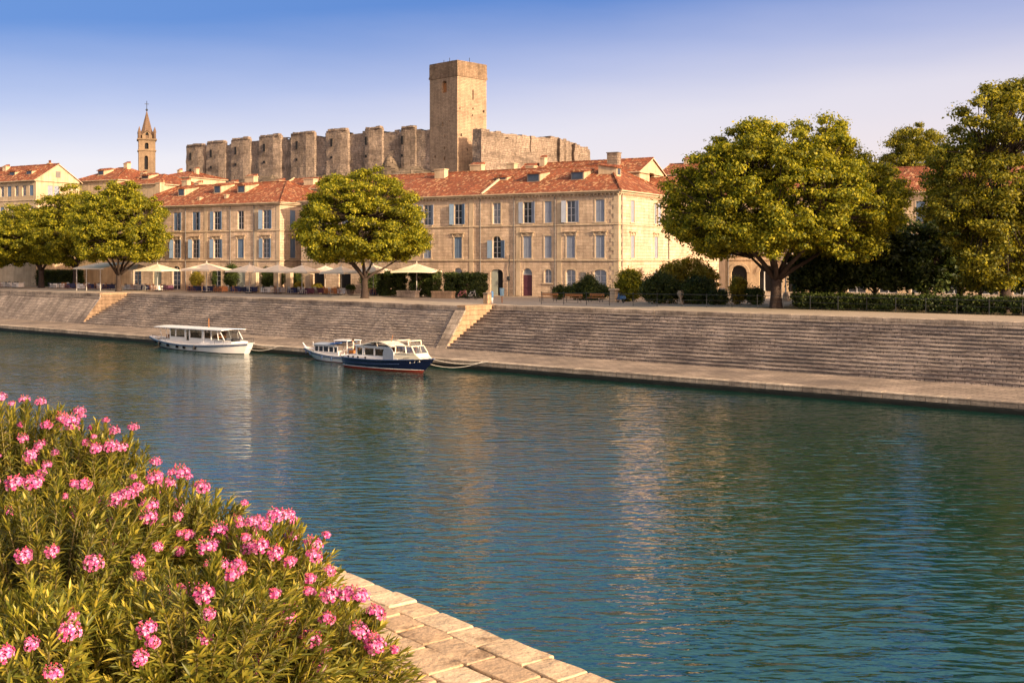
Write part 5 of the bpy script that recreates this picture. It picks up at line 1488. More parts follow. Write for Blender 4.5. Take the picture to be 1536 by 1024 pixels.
roof_slab(boat, 2.5, 12.4, 1.38, 2.36, 2.42, 'white')
mb = MB(); mb.tube([(8.9, 0, 2.4), (8.9, 0, 3.45)], [.05, .035], 6); mb.build('mast', M['wood'], boat)
bench_seat(boat, 5.0, 6.4, .2, .8, 1.35, 'wood'); bench_seat(boat, 6.7, 8.0, .3, .9, 1.4, 'wood'); bench_seat(boat, 1.8, 2.9, -.6, .6, .95, 'wood')
bench_seat(boat, 9.8, 10.5, -.2, .7, 1.75, 'wood')
mb = MB(); rail(mb, [p for p in near if p.x > 11.4] , .42); rail(mb, [p for p in far if p.x > 11.4], .42); rail(mb, [p for p in near if 1.0 < p.x < 4.2], .35); mb.build('guard_rail', M['iron'], boat)
mb = MB()
for x, y, w_ in ((11.0, -.3, .5), (12.3, .1, .6), (12.7, -.3, .3)): mb.bbox(x, x + w_, y - .25, y + .25, 1.25, 1.5, .03)
mb.build('hatch', M['black'], boat)
# --- white boat with blue awning
UB, LB = -22.9, 8.9
boat = thing('motor_boat', 'white motor boat with grey and blue awning, moored inside the navy one', 'boat', Q(UB, -1.5, 0), QR)
boat.scale = (1, 1, .9)
def shB(s): return .62 + .55 * max(0, (.6 - s)) ** 1.5 * 1.9
h_, near, far = hull(boat, LB, 2.3, shB, 1.5, .15, 2.2, 5, [M['white'], M['red']], .05, .03, .6)
mb = MB()
for pts, sg in ((near, -1), (far, 1)): mb.tube([p + Vector((0, sg * .015, -.17)) for p in pts], .05, 6)
mb.build('rubbing_strake', M['strake'], boat)
mb = MB()
for pts in (near, far): mb.tube(pts, .045, 6)
mb.build('gunwale', M['white'], boat)
mb = MB(); mb.tube([(.35, 0, 1.0), (.0, 0, 1.28), (-.22, 0, 1.52)], [.09, .07, .05], 6); mb.build('stem_head', M['white'], boat)
cabin(boat, 2.35, 5.5, .85, .62, 1.52, [(.1, .55, .3, .78, 0), (.65, 1.15, .3, .78, 0), (1.25, 1.85, .3, .78, 0), (1.95, 2.5, .3, .78, 0), (2.6, 3.0, .3, .78, 0)], M['white'], gl='glass')
roof_slab(boat, 2.25, 5.2, .98, 1.56, 1.60, 'greycloth', 'awning', .14, .05)
roof_slab(boat, 4.5, 5.9, .95, 1.72, 1.86, 'bluecloth', 'awning_flap', .12, .05)
roof_slab(boat, 4.8, 6.6, .8, 2.05, 2.08, 'white', 'hardtop', .06, .06)
mb = MB()
for y in (-.75, .75):
    for x in (4.9, 6.5): mb.tube([(x, y, .6), (x, y, 2.05)], .03, 5)
mb.build('hardtop_posts', M['white'], boat)
bench_seat(boat, 5.6, 6.6, -.1, .6, 1.1, 'wood'); bench_seat(boat, 6.9, 8.2, .1, .7, 1.0, 'wood')
for x in (.9, 2.0, 3.7, 5.0):
    p = hull_pt(near, x, -.2); mb = MB(); mb.tube([p + Vector((0, -.02, .1)), p + Vector((0, -.1, -.05)), p + Vector((0, -.11, -.22))], [.02, .07, .05], 6); mb.build('fender', M['strake'], boat)
mb = MB(); mb.tube([(1.2, 0, .9), (1.2, 0, 1.7)], .025, 5); mb.build('mast', M['white'], boat)
# --- navy boat
UN, LN = -14.3, 10.2
boat = thing('motor_boat', 'navy blue motor boat with red waterline and cream wheelhouse', 'boat', Q(UN, -3.95, 0), QR)
boat.scale = (.96, 1, .88)
def shN(s): return .92 + .62 * max(0, s - .35) ** 1.5
h_, near, far = hull(boat, LN, 2.5, shN, .15, 1.25, 5, 2.0, [M['navy'], M['red']], .20, .62, .02)
mb = MB()
for pts, sg in ((near, -1), (far, 1)): mb.tube([p + Vector((0, sg * .02, 0)) for p in pts], .05, 6)
mb.build('gunwale', M['strake'], boat)
mb = MB()
for pts, sg in ((near, -1), (far, 1)): mb.tube([p + Vector((0, sg * .012, -.36)) for p in pts if p.x < 7.5], .03, 5)
mb.build('rubbing_strake', M['strake'], boat)
mb = MB(); n_ = len(near)
for pts, sg in ((near, -1), (far, 1)):
    mb.tube([Vector((p.x * .88 + .14, p.y * .905 + sg * .02, .21)) for p in pts], .025, 5)
mb.build('boot_stripe', M['white'], boat)
mb = MB(); mb.bbox(.5, 7.0, -.95, .95, .8, 1.16, .05); mb.build('cabin_trunk', M['white'], boat)
for x in (1.1, 1.7, 2.3, 3.2):
    mb = MB(); mb.X = Matrix.Translation((x, -.95, 1.03)) @ Matrix.Rotation(R(90), 4, 'X'); mb.lathe([(0, .01), (.07, .01), (.07, .03), (.1, .03), (.1, 0)], 10); mb.X = None; mb.build('porthole', M['black'], boat)
cabin(boat, 1.9, 5.7, .88, 1.15, 2.02, [(.2, .85, .12, .75, 0), (1.15, 2.25, .12, .75, 0), (2.4, 3.55, .12, .75, 0)], M['white'])
roof_slab(boat, 1.5, 5.9, .95, 2.06, 2.06, 'greycloth', 'cabin_roof', .05, .05)
mb = MB(); n_ = 14
for y in (-.8, .8):
    pts = [(2.3 + 3.9 * i / n_, y, 2.1 + .42 * math.sin(math.pi * min(1, (i / n_) ** 1.3)) ) for i in range(n_ + 1)]
    mb.tube(pts, .045, 6)
    mb.tube([(4.5, y, 2.1), (4.4, y, 2.5)], .035, 5)
pts = [(2.3 + 3.9 * i / n_, 2.1 + .42 * math.sin(math.pi * min(1, (i / n_) ** 1.3))) for i in range(n_ + 1)]
for (a, za), (b_, zb_) in zip(pts[:-1], pts[1:]): mb.quad((a, -.8, za + .03), (b_, -.8, zb_ + .03), (b_, .8, zb_ + .03), (a, .8, za + .03))
mb.build('arched_hardtop', M['cream'], boat)
mb = MB(); n_ = 12; pts = [(5.35 + .62 - .62 * math.cos(math.pi * i / n_), 1.5 + .62 * math.sin(math.pi * i / n_)) for i in range(n_ + 1)]
f_ = [(5.35, -.99, .95)] + [(x, -.99, z) for x, z in pts] + [(6.59, -.99, .95)]; bk_ = [(x, -.94, z) for x, y, z in f_]
mb.poly(f_[::-1]); mb.poly(bk_)
for i in range(len(f_) - 1): mb.quad(f_[i], f_[i + 1], bk_[i + 1], bk_[i])
mb.build('side_door', M['greycloth'], boat)
# wheelhouse
mb = MB(); x0, x1 = 6.65, 8.9
mb.add([(x0, -.95, .95), (9.3, -.62, 1.2), (9.3, .62, 1.2), (x0, .95, .95), (x0, -.93, 1.62), (8.75, -.72, 1.66), (8.75, .72, 1.66), (x0, .93, 1.62)], [(4, 5, 6, 7), (0, 1, 5, 4), (1, 2, 6, 5), (2, 3, 7, 6), (3, 0, 4, 7)])
mb.build('wheelhouse_base', M['cream'], boat)
mb = MB()
top = 2.28
A_ = [(6.75, -.92, 1.62), (7.9, -.83, 1.64), (8.75, -.72, 1.66)]; T_ = [(6.72, -.86, top), (7.75, -.78, top), (8.35, -.66, top - .02)]
for sg in (1, -1):
    a = [Vector((p[0], p[1] * sg, p[2])) for p in A_]; t_ = [Vector((p[0], p[1] * sg, p[2])) for p in T_]
    for i in range(3): mb.tube([a[i], t_[i]], .055, 6)
    mb.tube(a, .045, 6); mb.tube(t_, .055, 6)
mb.tube([(8.35, -.66, top), (8.35, .66, top)], .05, 6); mb.tube([(8.6, 0, 1.66), (8.35, 0, top)], .04, 6)
mb.build('windscreen_frame', M['cream'], boat)
for i in range(2):
    mb = MB(); mb.quad(A_[i], A_[i + 1], T_[i + 1], T_[i]); mb.build('side_window', M['bglass'], boat)
mb = MB(); mb.quad((8.75, -.72, 1.66), (8.75, .72, 1.66), (8.35, .66, top), (8.35, -.66, top)); mb.build('windscreen', M['bglass'], boat)
mb = MB(); mb.tube([(6.6, -.8, 2.2), (6.62, -.8, 2.72), (8.0, -.7, 2.72), (8.05, -.7, 2.35)], .045, 6); mb.tube([(6.6, .8, 2.2), (6.62, .8, 2.72), (8.0, .7, 2.72), (8.05, .7, 2.35)], .045, 6); mb.tube([(6.62, -.8, 2.72), (6.62, .8, 2.72)], .045, 6); mb.tube([(8.0, -.7, 2.72), (8.0, .7, 2.72)], .045, 6)
mb.build('bimini_frame', M['cream'], boat)
mb = MB(); mb.tube([(5.0, .2, 2.4), (5.25, .2, 3.1)], .03, 5); mb.build('mast', M['wood'], boat)
bench_seat(boat, 2.2, 3.0, .1, .7, 1.5, 'wood'); bench_seat(boat, 3.4, 5.2, .1, .7, 1.55, 'wood'); bench_seat(boat, 6.9, 7.6, -.1, .6, 1.75, 'wood')
mb = MB(); rail(mb, [p for p in near if 7.6 < p.x < 9.9], .16, .015); mb.build('guard_rail', M['iron'], boat)
# pale painted name on the bow, worn to strokes
mb = MB(); rr3 = random.Random(4)
for i in range(9):
    x = 8.05 + i * .14; p = hull_pt(near, x + .25, 0); y = p.y * .93 - .02; z = .78 + .02 * i
    mb.tube([(x, y - .0, z), (x + .05, y + .005, z + rr3.uniform(.12, .22))], .018, 4)
    if i % 2: mb.tube([(x, y, z + .02), (x + .12, y + .015, z + .03)], .014, 4)
mb.build('painted_name', M['white'], boat)
# mooring ropes
def rope(label, a, b_, sag):
    a, b_ = Vector(a), Vector(b_); mb = MB(); n = 12
    mb.tube([a.lerp(b_, i / n) - Vector((0, 0, sag * 4 * (i / n) * (1 - i / n))) for i in range(n + 1)], .016, 5)
    o = mb.build('mooring_rope', M['rope'])
    return tag(o, label, 'rope', 'mooring ropes')
rope('upper pale mooring rope from the bow of the long white boat to the quay', Q(UW + LW * 1.13 - .4, -2.0, 1.1), Q(UW + LW * 1.13 + 2.2, .1, .75), .2)
rope('slack lower mooring rope off the bow of the long white boat', Q(UW + LW * 1.13 - .6, -2.2, .6), Q(UW + LW * 1.13 + 1.5, -.0, .72), .35)
rope('upper pale mooring rope from the navy boat bow to the quay', Q(UN + LN * .96 - .6, -3.9, 1.15), Q(UN + LN + 1.6, .05, .74), .3)
rope('slack lower mooring rope off the navy boat bow', Q(UN + LN * .96 - 1.0, -3.7, .7), Q(UN + LN + 1.1, -.0, .72), .4)
# ------------------------------------------------------------------ a person sitting in the boat
def skin_person(name, label, loc, rz, pts, edges, root_i, mat):
    me = bpy.data.meshes.new(name); me.from_pydata([p[0] for p in pts], edges, [])
    o = link(bpy.data.objects.new(name, me)); o.location = loc; o.rotation_euler = (0, 0, rz)
    md = o.modifiers.new('skin', 'SKIN'); me.skin_vertices.new() if not me.skin_vertices else None
    for i, p in enumerate(pts):
        sv = me.skin_vertices[0].data[i]; sv.radius = p[1]; sv.use_root = i == root_i
    o.modifiers.new('sub', 'SUBSURF').render_levels = 2
    for m_ in mat: me.materials.append(m_)
    tag(o, label, 'person'); return o
M['skin'] = plain('skin', (.50, .30, .20), .6, .08)
M['shirt'] = plain('pale_shirt', (.66, .55, .42), .8, .1)
M['hair'] = plain('dark_hair', (.03, .02, .015), .7, .2)
M['trouser'] = plain('dark_trousers', (.05, .06, .09), .8, .2)
P_ = [((0, 0, .12), (.15, .12)), ((0, 0, .38), (.15, .11)), ((0, 0, .58), (.13, .09)), ((0, 0, .66), (.055, .055)), ((0, 0, .75), (.05, .05)),       # pelvis, chest, shoulders, neck
      ((-.19, 0, .56), (.055, .055)), ((-.25, .06, .32), (.045, .045)), ((-.17, .28, .24), (.036, .036)), ((-.14, .35, .235), (.028, .018)),
      ((.19, 0, .56), (.055, .055)), ((.25, .06, .32), (.045, .045)), ((.17, .28, .24), (.036, .036)), ((.14, .35, .235), (.028, .018)),
      ((-.10, .06, .09), (.085, .085)), ((-.12, .44, .10), (.062, .062)), ((-.12, .47, -.28), (.045, .045)), ((-.12, .60, -.33), (.035, .03)),
      ((.10, .06, .09), (.085, .085)), ((.12, .44, .10), (.062, .062)), ((.12, .47, -.28), (.045, .045)), ((.12, .60, -.33), (.035, .03))]
E_ = [(0, 1), (1, 2), (2, 3), (3, 4), (2, 5), (5, 6), (6, 7), (7, 8), (2, 9), (9, 10), (10, 11), (11, 12), (0, 13), (13, 14), (14, 15), (15, 16), (0, 17), (17, 18), (18, 19), (19, 20)]
per = skin_person('person', 'person in a pale shirt seated aft in the white boat with blue awning', Q(UB + 6.7, -1.75, 1.05), QR + R(150), P_, E_, 0, [M['shirt']])
def part_lathe(parent, name, prof, c, mat, sc_=(1, 1, 1), n=14):
    mb = MB(); mb.X = Matrix.Translation(c) @ Matrix.Diagonal((*sc_, 1)); mb.lathe(prof, n); mb.X = None
    return mb.build(name, mat, parent, smooth=True)
hp = [(0, -.125)] + [(math.sin(math.pi * i / 10) * .095, -math.cos(math.pi * i / 10) * .125) for i in range(1, 10)] + [(0, .125)]
hd_ = part_lathe(per, 'head', hp, (0, .02, .84), M['skin'], (.85, 1.0, 1))
mb = MB(); mb.add([(-.014, .11, .83), (.014, .11, .83), (0, .135, .815), (0, .11, .86)], [(0, 1, 2), (0, 2, 3), (1, 3, 2)]); mb.build('nose', M['skin'], hd_)
part_lathe(per, 'hair', [(0, .0)] + [(math.sin(math.pi * (i / 8) * .62) * .105, math.cos(math.pi * (i / 8) * .62) * .13) for i in range(1, 9)], (0, 0, .86), M['hair'], (.88, 1.0, 1))
for sg in (-1, 1):
    mb = MB()
    for k in range(5):
        x = sg * .14 + (k - 2) * .014; mb.tube([(x, .35, .232), (x, .385 + .008 * (2 - abs(k - 2)), .228), (x, .41, .215)], [.008, .008, .006], 5)
    mb.build('hand', M['skin'], per)
    mb = MB(); mb.tube([(sg * .10, .05, .09), (sg * .12, .44, .10), (sg * .12, .475, -.26)], [.10, .078, .06], 8); mb.build('trouser_leg', M['trouser'], per)
# ------------------------------------------------------------------ parasols
BD = lambda px: (BO + BX * fx(px)).y
def parasol_meshes():
    hw = 2.65
    mb = MB(); zt, ze = 4.0, 3.1; n = 5
    for k in range(4):
        X = Matrix.Rotation(R(90) * k, 4, 'Z'); mb.X = X
        for i in range(n):
            f0, f1 = i / n, (i + 1) / n
            def pt(f, g):
                s_ = f * hw; return (s_ * g, -s_, zt - (zt - ze) * f ** .9 - .10 * math.sin(math.pi * f) * (1 - abs(g)) + (.10 if f > .99 and False else 0) + .06 * f * f * (abs(g) ** 2 - 1) * -1)
            for a, b_ in ((-1, -.5), (-.5, 0), (0, .5), (.5, 1)):
                mb.quad(pt(f0, a), pt(f1, a), pt(f1, b_), pt(f0, b_))
        mb.X = None
    can = mb.mesh('canopy', M['canvas'])
    mb = MB()
    for k in range(4):
        mb.X = Matrix.Rotation(R(90) * k, 4, 'Z')
        n = 8
        for i in range(n):
            a, b_ = -hw + 2 * hw * i / n, -hw + 2 * hw * (i + 1) / n
            za = ze + .06 * (1 - (abs(a) / hw) ** 2) * 1.0; zb_ = ze + .06 * (1 - (abs(b_) / hw) ** 2)
            mb.quad((a, -hw, za), (b_, -hw, zb_), (b_, -hw - .02, zb_ - .2), (a, -hw - .02, za - .2))
        mb.X = None
    val = mb.mesh('valance', M['canvas'])
    mb = MB(); mb.tube([(0, 0, 0), (0, 0, 4.1)], .055, 8); mb.lathe([(.07, 4.05), (.09, 4.12), (.03, 4.3)], 8)
    pole = mb.mesh('pole', M['lamp'])
    mb = MB()
    for k in range(8):
        a = R(45) * k; rr_ = hw * (1.38 if k % 2 else .98); mb.tube([(0, 0, 3.9), (math.cos(a) * rr_, math.sin(a) * rr_, 3.08 + (.02 if k % 2 else .09))], .02, 4)
    ribs = mb.mesh('ribs', M['lamp'])
    mb = MB(); mb.bbox(-.45, .45, -.45, .45, 0, .12, .03); base = mb.mesh('base', M['iron'])
    return (('canopy', can), ('valance', val), ('pole', pole), ('ribs', ribs), ('base', base))
PM = parasol_meshes()
def parasol(px, off, scale, label, rz=0.0, z=0):
    root = thing('parasol', label, 'parasol', Vector(atd(px, BD(px) - off, ZE)), BR + rz, 'parasols of the cafe terrace')
    scale *= .9; root.scale = (scale, scale, 1 + (scale - 1) * .4)
    for n_, me in PM: link(bpy.data.objects.new(n_, me), root)
    return root
parasol(625, 9.5, 1.02, 'cream parasol before the clipped hedge, right of the centre tree', R(20))
parasol(560, 8.0, .9, 'cream parasol behind the trunk of the centre tree')
parasol(512, 9.0, .80, 'cream parasol directly left of the centre tree trunk')
parasol(488, 5.0, .80, 'parasol standing back against the wall left of the centre tree', R(10))
parasol(453, 9.0, .88, 'cream parasol over the long dark tables left of the centre tree', R(8))
parasol(417, 9.0, .92, 'cream parasol between two round clipped bushes')
parasol(374, 9.0, .92, 'cream parasol above the bushy potted tree at left of centre', R(-8))
parasol(310, 9.0, 1.05, 'cream parasol in front of the arches of the left building, beside a tall potted cone', R(5))
parasol(236, 8.0, .95, 'pale parasol just right of the forked plane tree', R(12))
parasol(207, 6.5, .95, 'pale parasol partly hidden behind the forked plane tree trunk')
# awning on posts behind the left trees
root = thing('awning', 'flat white awning on slim posts between the left plane tree trunks', 'awning', at(150, 435.5, ZE), BR)
mb = MB(); mb.add([(-3.2, -2, 3.2), (3.2, -2, 3.2), (3.2, 2.5, 3.95), (-3.2, 2.5, 3.95), (-3.2, -2, 3.0), (3.2, -2, 3.0)], [(0, 1, 2, 3), (4, 5, 1, 0)]); mb.build('canopy', M['canvas'], root)
for x in (-2.6, -.5, 2.4):
    mb = MB(); mb.tube([(x, -1.9, 0), (x, -1.9, 3.1)], .06, 6); mb.build('post', M['lamp'], root)
# ------------------------------------------------------------------ tables, cloths, chairs
def table_mesh():
    mb = MB(); mb.bbox(-.75, .75, -.42, .42, .70, .74, .01)
    for x in (-.66, .66):
        for y in (-.34, .34): mb.box(x - .03, x + .03, y - .03, y + .03, 0, .70)
    return mb.mesh('cafe_table', M['wood'])
def cloth_mesh(mat, sd):
    mb = MB(); vs = []; n = 44; W_, D_ = .80, .47
    per_ = []
    for i in range(n):
        f = i / n * 4; k = int(f); g = f - k
        c4 = [(-W_, -D_), (W_, -D_), (W_, D_), (-W_, D_)]
        a, b_ = c4[k], c4[(k + 1) % 4]; per_.append((a[0] + (b_[0] - a[0]) * g, a[1] + (b_[1] - a[1]) * g))
    for z, sc_ in ((.752, 1.0), (.5, 1.02), (.12, 1.06)):
        for i, (x, y) in enumerate(per_):
            w_ = 1 + (.03 * math.sin(i * 1.9 + sd) if z < .7 else 0)
            vs.append((x * sc_ * w_, y * sc_ * w_, z))
    fs = [(k * n + i, k * n + (i + 1) % n, (k + 1) * n + (i + 1) % n, (k + 1) * n + i) for k in range(2) for i in range(n)]
    fs = [tuple(reversed(f)) for f in fs] + [tuple(range(n))]
    mb.add(vs, fs); return mb.mesh('tablecloth', mat)
M['cl_white'] = plain('white_tablecloth', (.70, .64, .58), .9, .06); M['cl_navy'] = plain('navy_tablecloth', (.03, .035, .09), .9, .1)
M['cl_orange'] = plain('orange_tablecloth', (.42, .17, .07), .9, .1); M['cl_grey'] = plain('grey_tablecloth', (.30, .28, .29), .9, .1); M['cl_wine'] = plain('wine_tablecloth', (.10, .04, .07), .9, .1)
CM = {k: cloth_mesh(M[k], i) for i, k in enumerate(('cl_white', 'cl_navy', 'cl_orange', 'cl_grey', 'cl_wine'))}
CN = {'cl_white': 'white', 'cl_navy': 'navy', 'cl_orange': 'orange', 'cl_grey': 'grey', 'cl_wine': 'wine-red'}
def chair_mesh(mat):
    mb = MB(); mb.bbox(-.22, .22, -.22, .22, .43, .47, .01)
    for x in (-.2, .2):
        mb.tube([(x, -.2, 0), (x, -.2, .44)], .018, 5); mb.tube([(x, .2, 0), (x, .2, .45), (x, .26, .92)], .018, 5)
    for z in (.6, .72, .84): mb.box(-.2, .2, .225 + (z - .45) * .12, .25 + (z - .45) * .12, z, z + .07)
    return mb.mesh('cafe_chair', mat)
TMs = table_mesh(); CHM = [chair_mesh(M['lamp']), chair_mesh(M['wood']), chair_mesh(M['iron'])]; CHN = ['pale', 'wooden', 'dark']
ORD = ['first', 'second', 'third', 'fourth', 'fifth', 'sixth', 'seventh', 'eighth', 'ninth', 'tenth', 'eleventh', 'twelfth', 'thirteenth', 'fourteenth', 'fifteenth', 'sixteenth', 'seventeenth', 'eighteenth', 'nineteenth', 'twentieth', 'twenty-first', 'twenty-second', 'twenty-third', 'twenty-fourth', 'twenty-fifth', 'twenty-sixth', 'twenty-seventh', 'twenty-eighth', 'twenty-ninth', 'thirtieth']
rt = random.Random(17)
tabs = [(6, 'cl_white'), (16, 'cl_white'), (27, 'cl_white'), (84, 'cl_white'), (94, 'cl_white'), (104, 'cl_navy'), (125, 'cl_white'), (137, 'cl_navy'), (150, 'cl_white'), (163, 'cl_navy'), (196, 'cl_white'), (208, 'cl_white'), (222, 'cl_navy'), (236, 'cl_white'), (250, 'cl_wine'), (292, 'cl_navy'), (315, 'cl_navy'), (331, 'cl_orange'), (357, 'cl_navy'), (376, 'cl_navy'), (402, 'cl_white'), (418, 'cl_grey'), (442, 'cl_navy'), (460, 'cl_wine'), (478, 'cl_wine'), (498, 'cl_orange'), (513, 'cl_white'), (566, 'cl_navy'), (588, 'cl_wine'), (622, 'cl_white')]
for i, (px, c_) in enumerate(tabs):
    gy = 430.5 + (px / 640.0) * 14.0 + rt.uniform(-.4, .4)
    p = at(px, gy, ZE); rz = BR + rt.uniform(-.15, .15)
    o = link(bpy.data.objects.new('cafe_table', TMs)); o.location = p; o.rotation_euler = (0, 0, rz)
    tag(o, f'wooden cafe table, {ORD[i]} from the left along the terrace', 'table', 'cafe tables on the terrace')
    o = link(bpy.data.objects.new('tablecloth', CM[c_])); o.location = p; o.rotation_euler = (0, 0, rz)
    tag(o, f'{CN[c_]} cloth over the {ORD[i]} cafe table from the left', 'tablecloth', 'cloths on the cafe tables')
    for s_ in (-1, 1):
        for dx in ((-.38, .38) if i % 2 else (.1,)):
            ci = rt.randrange(3)
            o = link(bpy.data.objects.new('cafe_chair', CHM[ci]))
            X = Matrix.Rotation(rz, 3, 'Z'); o.location = p + X @ Vector((dx, s_ * .72, 0)); o.rotation_euler = (0, 0, rz + (0 if s_ > 0 else math.pi) + rt.uniform(-.2, .2))
            tag(o, f'{CHN[ci]} chair at the {ORD[i]} cafe table, on the {"building" if s_ > 0 else "river"} side', 'chair', f'{CHN[ci]} chairs on the {"building" if s_ > 0 else "river"} side of the {ORD[i]} table')
# potted plants on the terrace
def TP(px, back=0): return at(px, 430.8 + (px / 640.0) * 13.2, ZE) + BY * back
shrub('tall clipped potted cone beside the parasol of the left building', TP(339, 1.0), 2.0, 2.0, 3.2, 'leaf_dark', 101, 'round', .16, 1.3, None, 'potted_plant', 'plant', .6, z0=.5)
shrub('slim dark cypress column in the first arch of the left building', TP(265, 6), .95, .95, 3.2, 'leaf_dark', 102, 'round', .15, 1.3, None, 'potted_plant', 'plant', .4, z0=.5)
shrub('golden potted bush next to the slim dark column', TP(279, 2), 1.8, 1.6, 2.0, 'leaf_gold', 103, 'loose', .16, 1.2, None, 'potted_plant', 'plant', .6, z0=.6)
shrub('dark potted bush right of the golden bush', TP(292, 4), 1.2, 1.2, 2.6, 'leaf_dark', 104, 'round', .15, 1.2, None, 'potted_plant', 'plant', .45, z0=.5)
shrub('round ball topiary under the parasol left of centre', TP(381, 2.5), 1.7, 1.7, 2.6, 'leaf_dark', 105, 'round', .15, 1.2, None, 'potted_plant', 'plant', .5, z0=.7)
shrub('dark round bush left of a stone pier by the parasols', TP(396, 2.5), 2.0, 1.6, 2.5, 'leaf_dark', 106, 'round', .16, 1.2, None, 'potted_plant', 'plant', .6, z0=.5)
shrub('dark round bush right of the stone pier by the parasols', TP(421, 2.5), 2.2, 1.6, 2.5, 'leaf_dark', 107, 'round', .16, 1.2, None, 'potted_plant', 'plant', .6, z0=.5)
shrub('small yellow green mound plant behind the long dark tables', TP(439, 1.2), 1.3, 1.2, .9, 'leaf_gold', 108, 'round', .14, 1.2, None, 'potted_plant', 'plant', .5, z0=.5)
shrub('smaller yellow green mound plant further right behind the tables', TP(466, 1.2), 1.3, 1.1, .7, 'leaf_gold', 109, 'round', .14, 1.2, None, 'potted_plant', 'plant', .5, z0=.5)
shrub('large round dark bush touching the left of the centre tree trunk', TP(533, 3), 2.4, 2.2, 2.6, 'leaf_dark', 110, 'round', .17, 1.2, None, 'potted_plant', 'plant', .7, z0=.4)
shrub('low dark planter bush in front of the centre tree', TP(528, -.3), 1.3, 1.0, .8, 'leaf_dark', 111, 'round', .14, 1.2, None, 'potted_plant', 'plant', .5, z0=.4)
for i, (px, lab) in enumerate(((218, 'dark potted bush under the pale parasols'), (232, 'second dark potted bush under the pale parasols'), (247, 'third dark bush, nearest the left building corner'))):
    shrub(lab, TP(px, 5), 1.5, 1.3, 1.7, 'leaf_dark', 112 + i, 'round', .16, 1.2, None, 'potted_plant', 'plant', .5, z0=.5)
# stone piers of the shop front behind the tables
for px, lab in ((407, 'stone pier between the two round dark bushes'), (440, 'stone pier under the parasol over the long tables'), (458, 'second stone pier behind the long dark tables'), (487, 'stone pier left of the dark cafe doorway')):
    mb = MB(); x = fx(px); mb.bbox(x - .4, x + .4, -3.4, -2.8, 0, 3.0, .03); mb.box(x - .48, x + .48, -3.48, -2.72, 2.72, 2.86)
    o = mb.build('stone_pier', M['trim']); o.location = BO; o.rotation_euler = (0, 0, BR); tag(o, lab, 'pier')
# ------------------------------------------------------------------ railing along the esplanade
root = thing('railing', 'thin dark iron railing running along the promenade at right', 'railing', (0, 0, 0))
rp_ = [Vector(at(812, 456.3, ZE)), Vector(at(1098, 461.3, ZE)), Vector(Q(uq(1300, 23.7), 23.7, ZE)), Vector(Q(uq(1640, 23.7), 23.7, ZE))]
for a, b_ in zip(rp_[:-1], rp_[1:]):
    mb = MB()
    for z in (1.12, .62, .14): mb.tube([a + Vector((0, 0, z)), b_ + Vector((0, 0, z))], .022 if z > 1 else .014, 5)
    mb.build('rail', M['iron'], root)
    n = int((b_ - a).length / 2.2)
    for i in range(n + 1):
        p = a.lerp(b_, i / n); mb = MB(); mb.tube([p, p + Vector((0, 0, 1.16))], .03, 5); mb.lathe([(.045, 1.14), (.045, 1.2), (.0, 1.24)], 6, tuple(p)); mb.build('post', M['iron'], root)
# benches
def bench(label, p, rz, L=2.0):
    root = thing('bench', label, 'bench', p, rz)
    mb = MB()
    for y in (-.18, 0, .18): mb.bbox(-L / 2, L / 2, y - .07, y + .07, .42, .46, .01)
    mb.build('seat', M['wood'], root)
    mb = MB()
    for z in (.6, .74): mb.bbox(-L / 2, L / 2, .27, .31, z, z + .1, .01)
    mb.build('backrest', M['wood'], root)
    for x in (-L / 2 + .2, L / 2 - .2):
        mb = MB(); mb.tube([(x, -.22, 0), (x, -.2, .42), (x, .24, .43), (x, .32, .86)], .028, 6); mb.tube([(x, .24, .43), (x, .3, 0)], .028, 6); mb.build('leg', M['iron'], root)
bench('iron legged bench on the promenade before the wine-red door', at(822, 452, ZE), QR, 2.2)
bench('second promenade bench, right of the first one', at(858, 453.5, ZE), QR, 2.2)
bench('bench in front of the low hedge under the tall windows', at(893, 453, ZE), QR, 1.8)
# bollards, bin, lamp posts, crates, urn
def lathe_thing(name, label, cat, p, prof, mat, group=None, n=12, extra=None):
    root = thing(name, label, cat, p, 0, group)
    mb = MB(); mb.lathe(prof, n); mb.build('body', M[mat], root, smooth=False)
    return root
o = thing('bollard', 'squat orange-brown stone post at the head of the steps', 'bollard', at(731, 455.3, ZE), QR)
mb = MB(); mb.bbox(-.28, .28, -.28, .28, 0, .95, .06); mb.build('block', M['cheek'], o)
mb = MB(); mb.bbox(-.32, .32, -.32, .32, .95, 1.06, .04); mb.build('cap', M['kerb'], o)
o = thing('bollard', 'slim blue and white post right of the stone post', 'bollard', at(738, 454.8, ZE), QR)
mb = MB(); mb.lathe([(.12, 0), (.12, .55)], 10); mb.build('shaft', M['white'], o); mb = MB(); mb.lathe([(.14, .55), (.15, 1.05), (.07, 1.2)], 10); mb.build('head', M['blue'], o)
o = thing('waste_bin', 'light blue cylindrical bin on a post near the open door', 'bin', at(753, 454.2, ZE), QR)
mb = MB(); mb.lathe([(.05, 0), (.05, .7)], 8); mb.build('post', M['wood'], o)
M['paleblue'] = plain('pale_blue_paint', (.22, .36, .46), .5, .1)
mb = MB(); mb.lathe([(.20, .7), (.24, 1.4), (.27, 1.42), (.27, 1.47), (.21, 1.47), (.19, 1.2)], 12); mb.build('bucket', M['paleblue'], o)
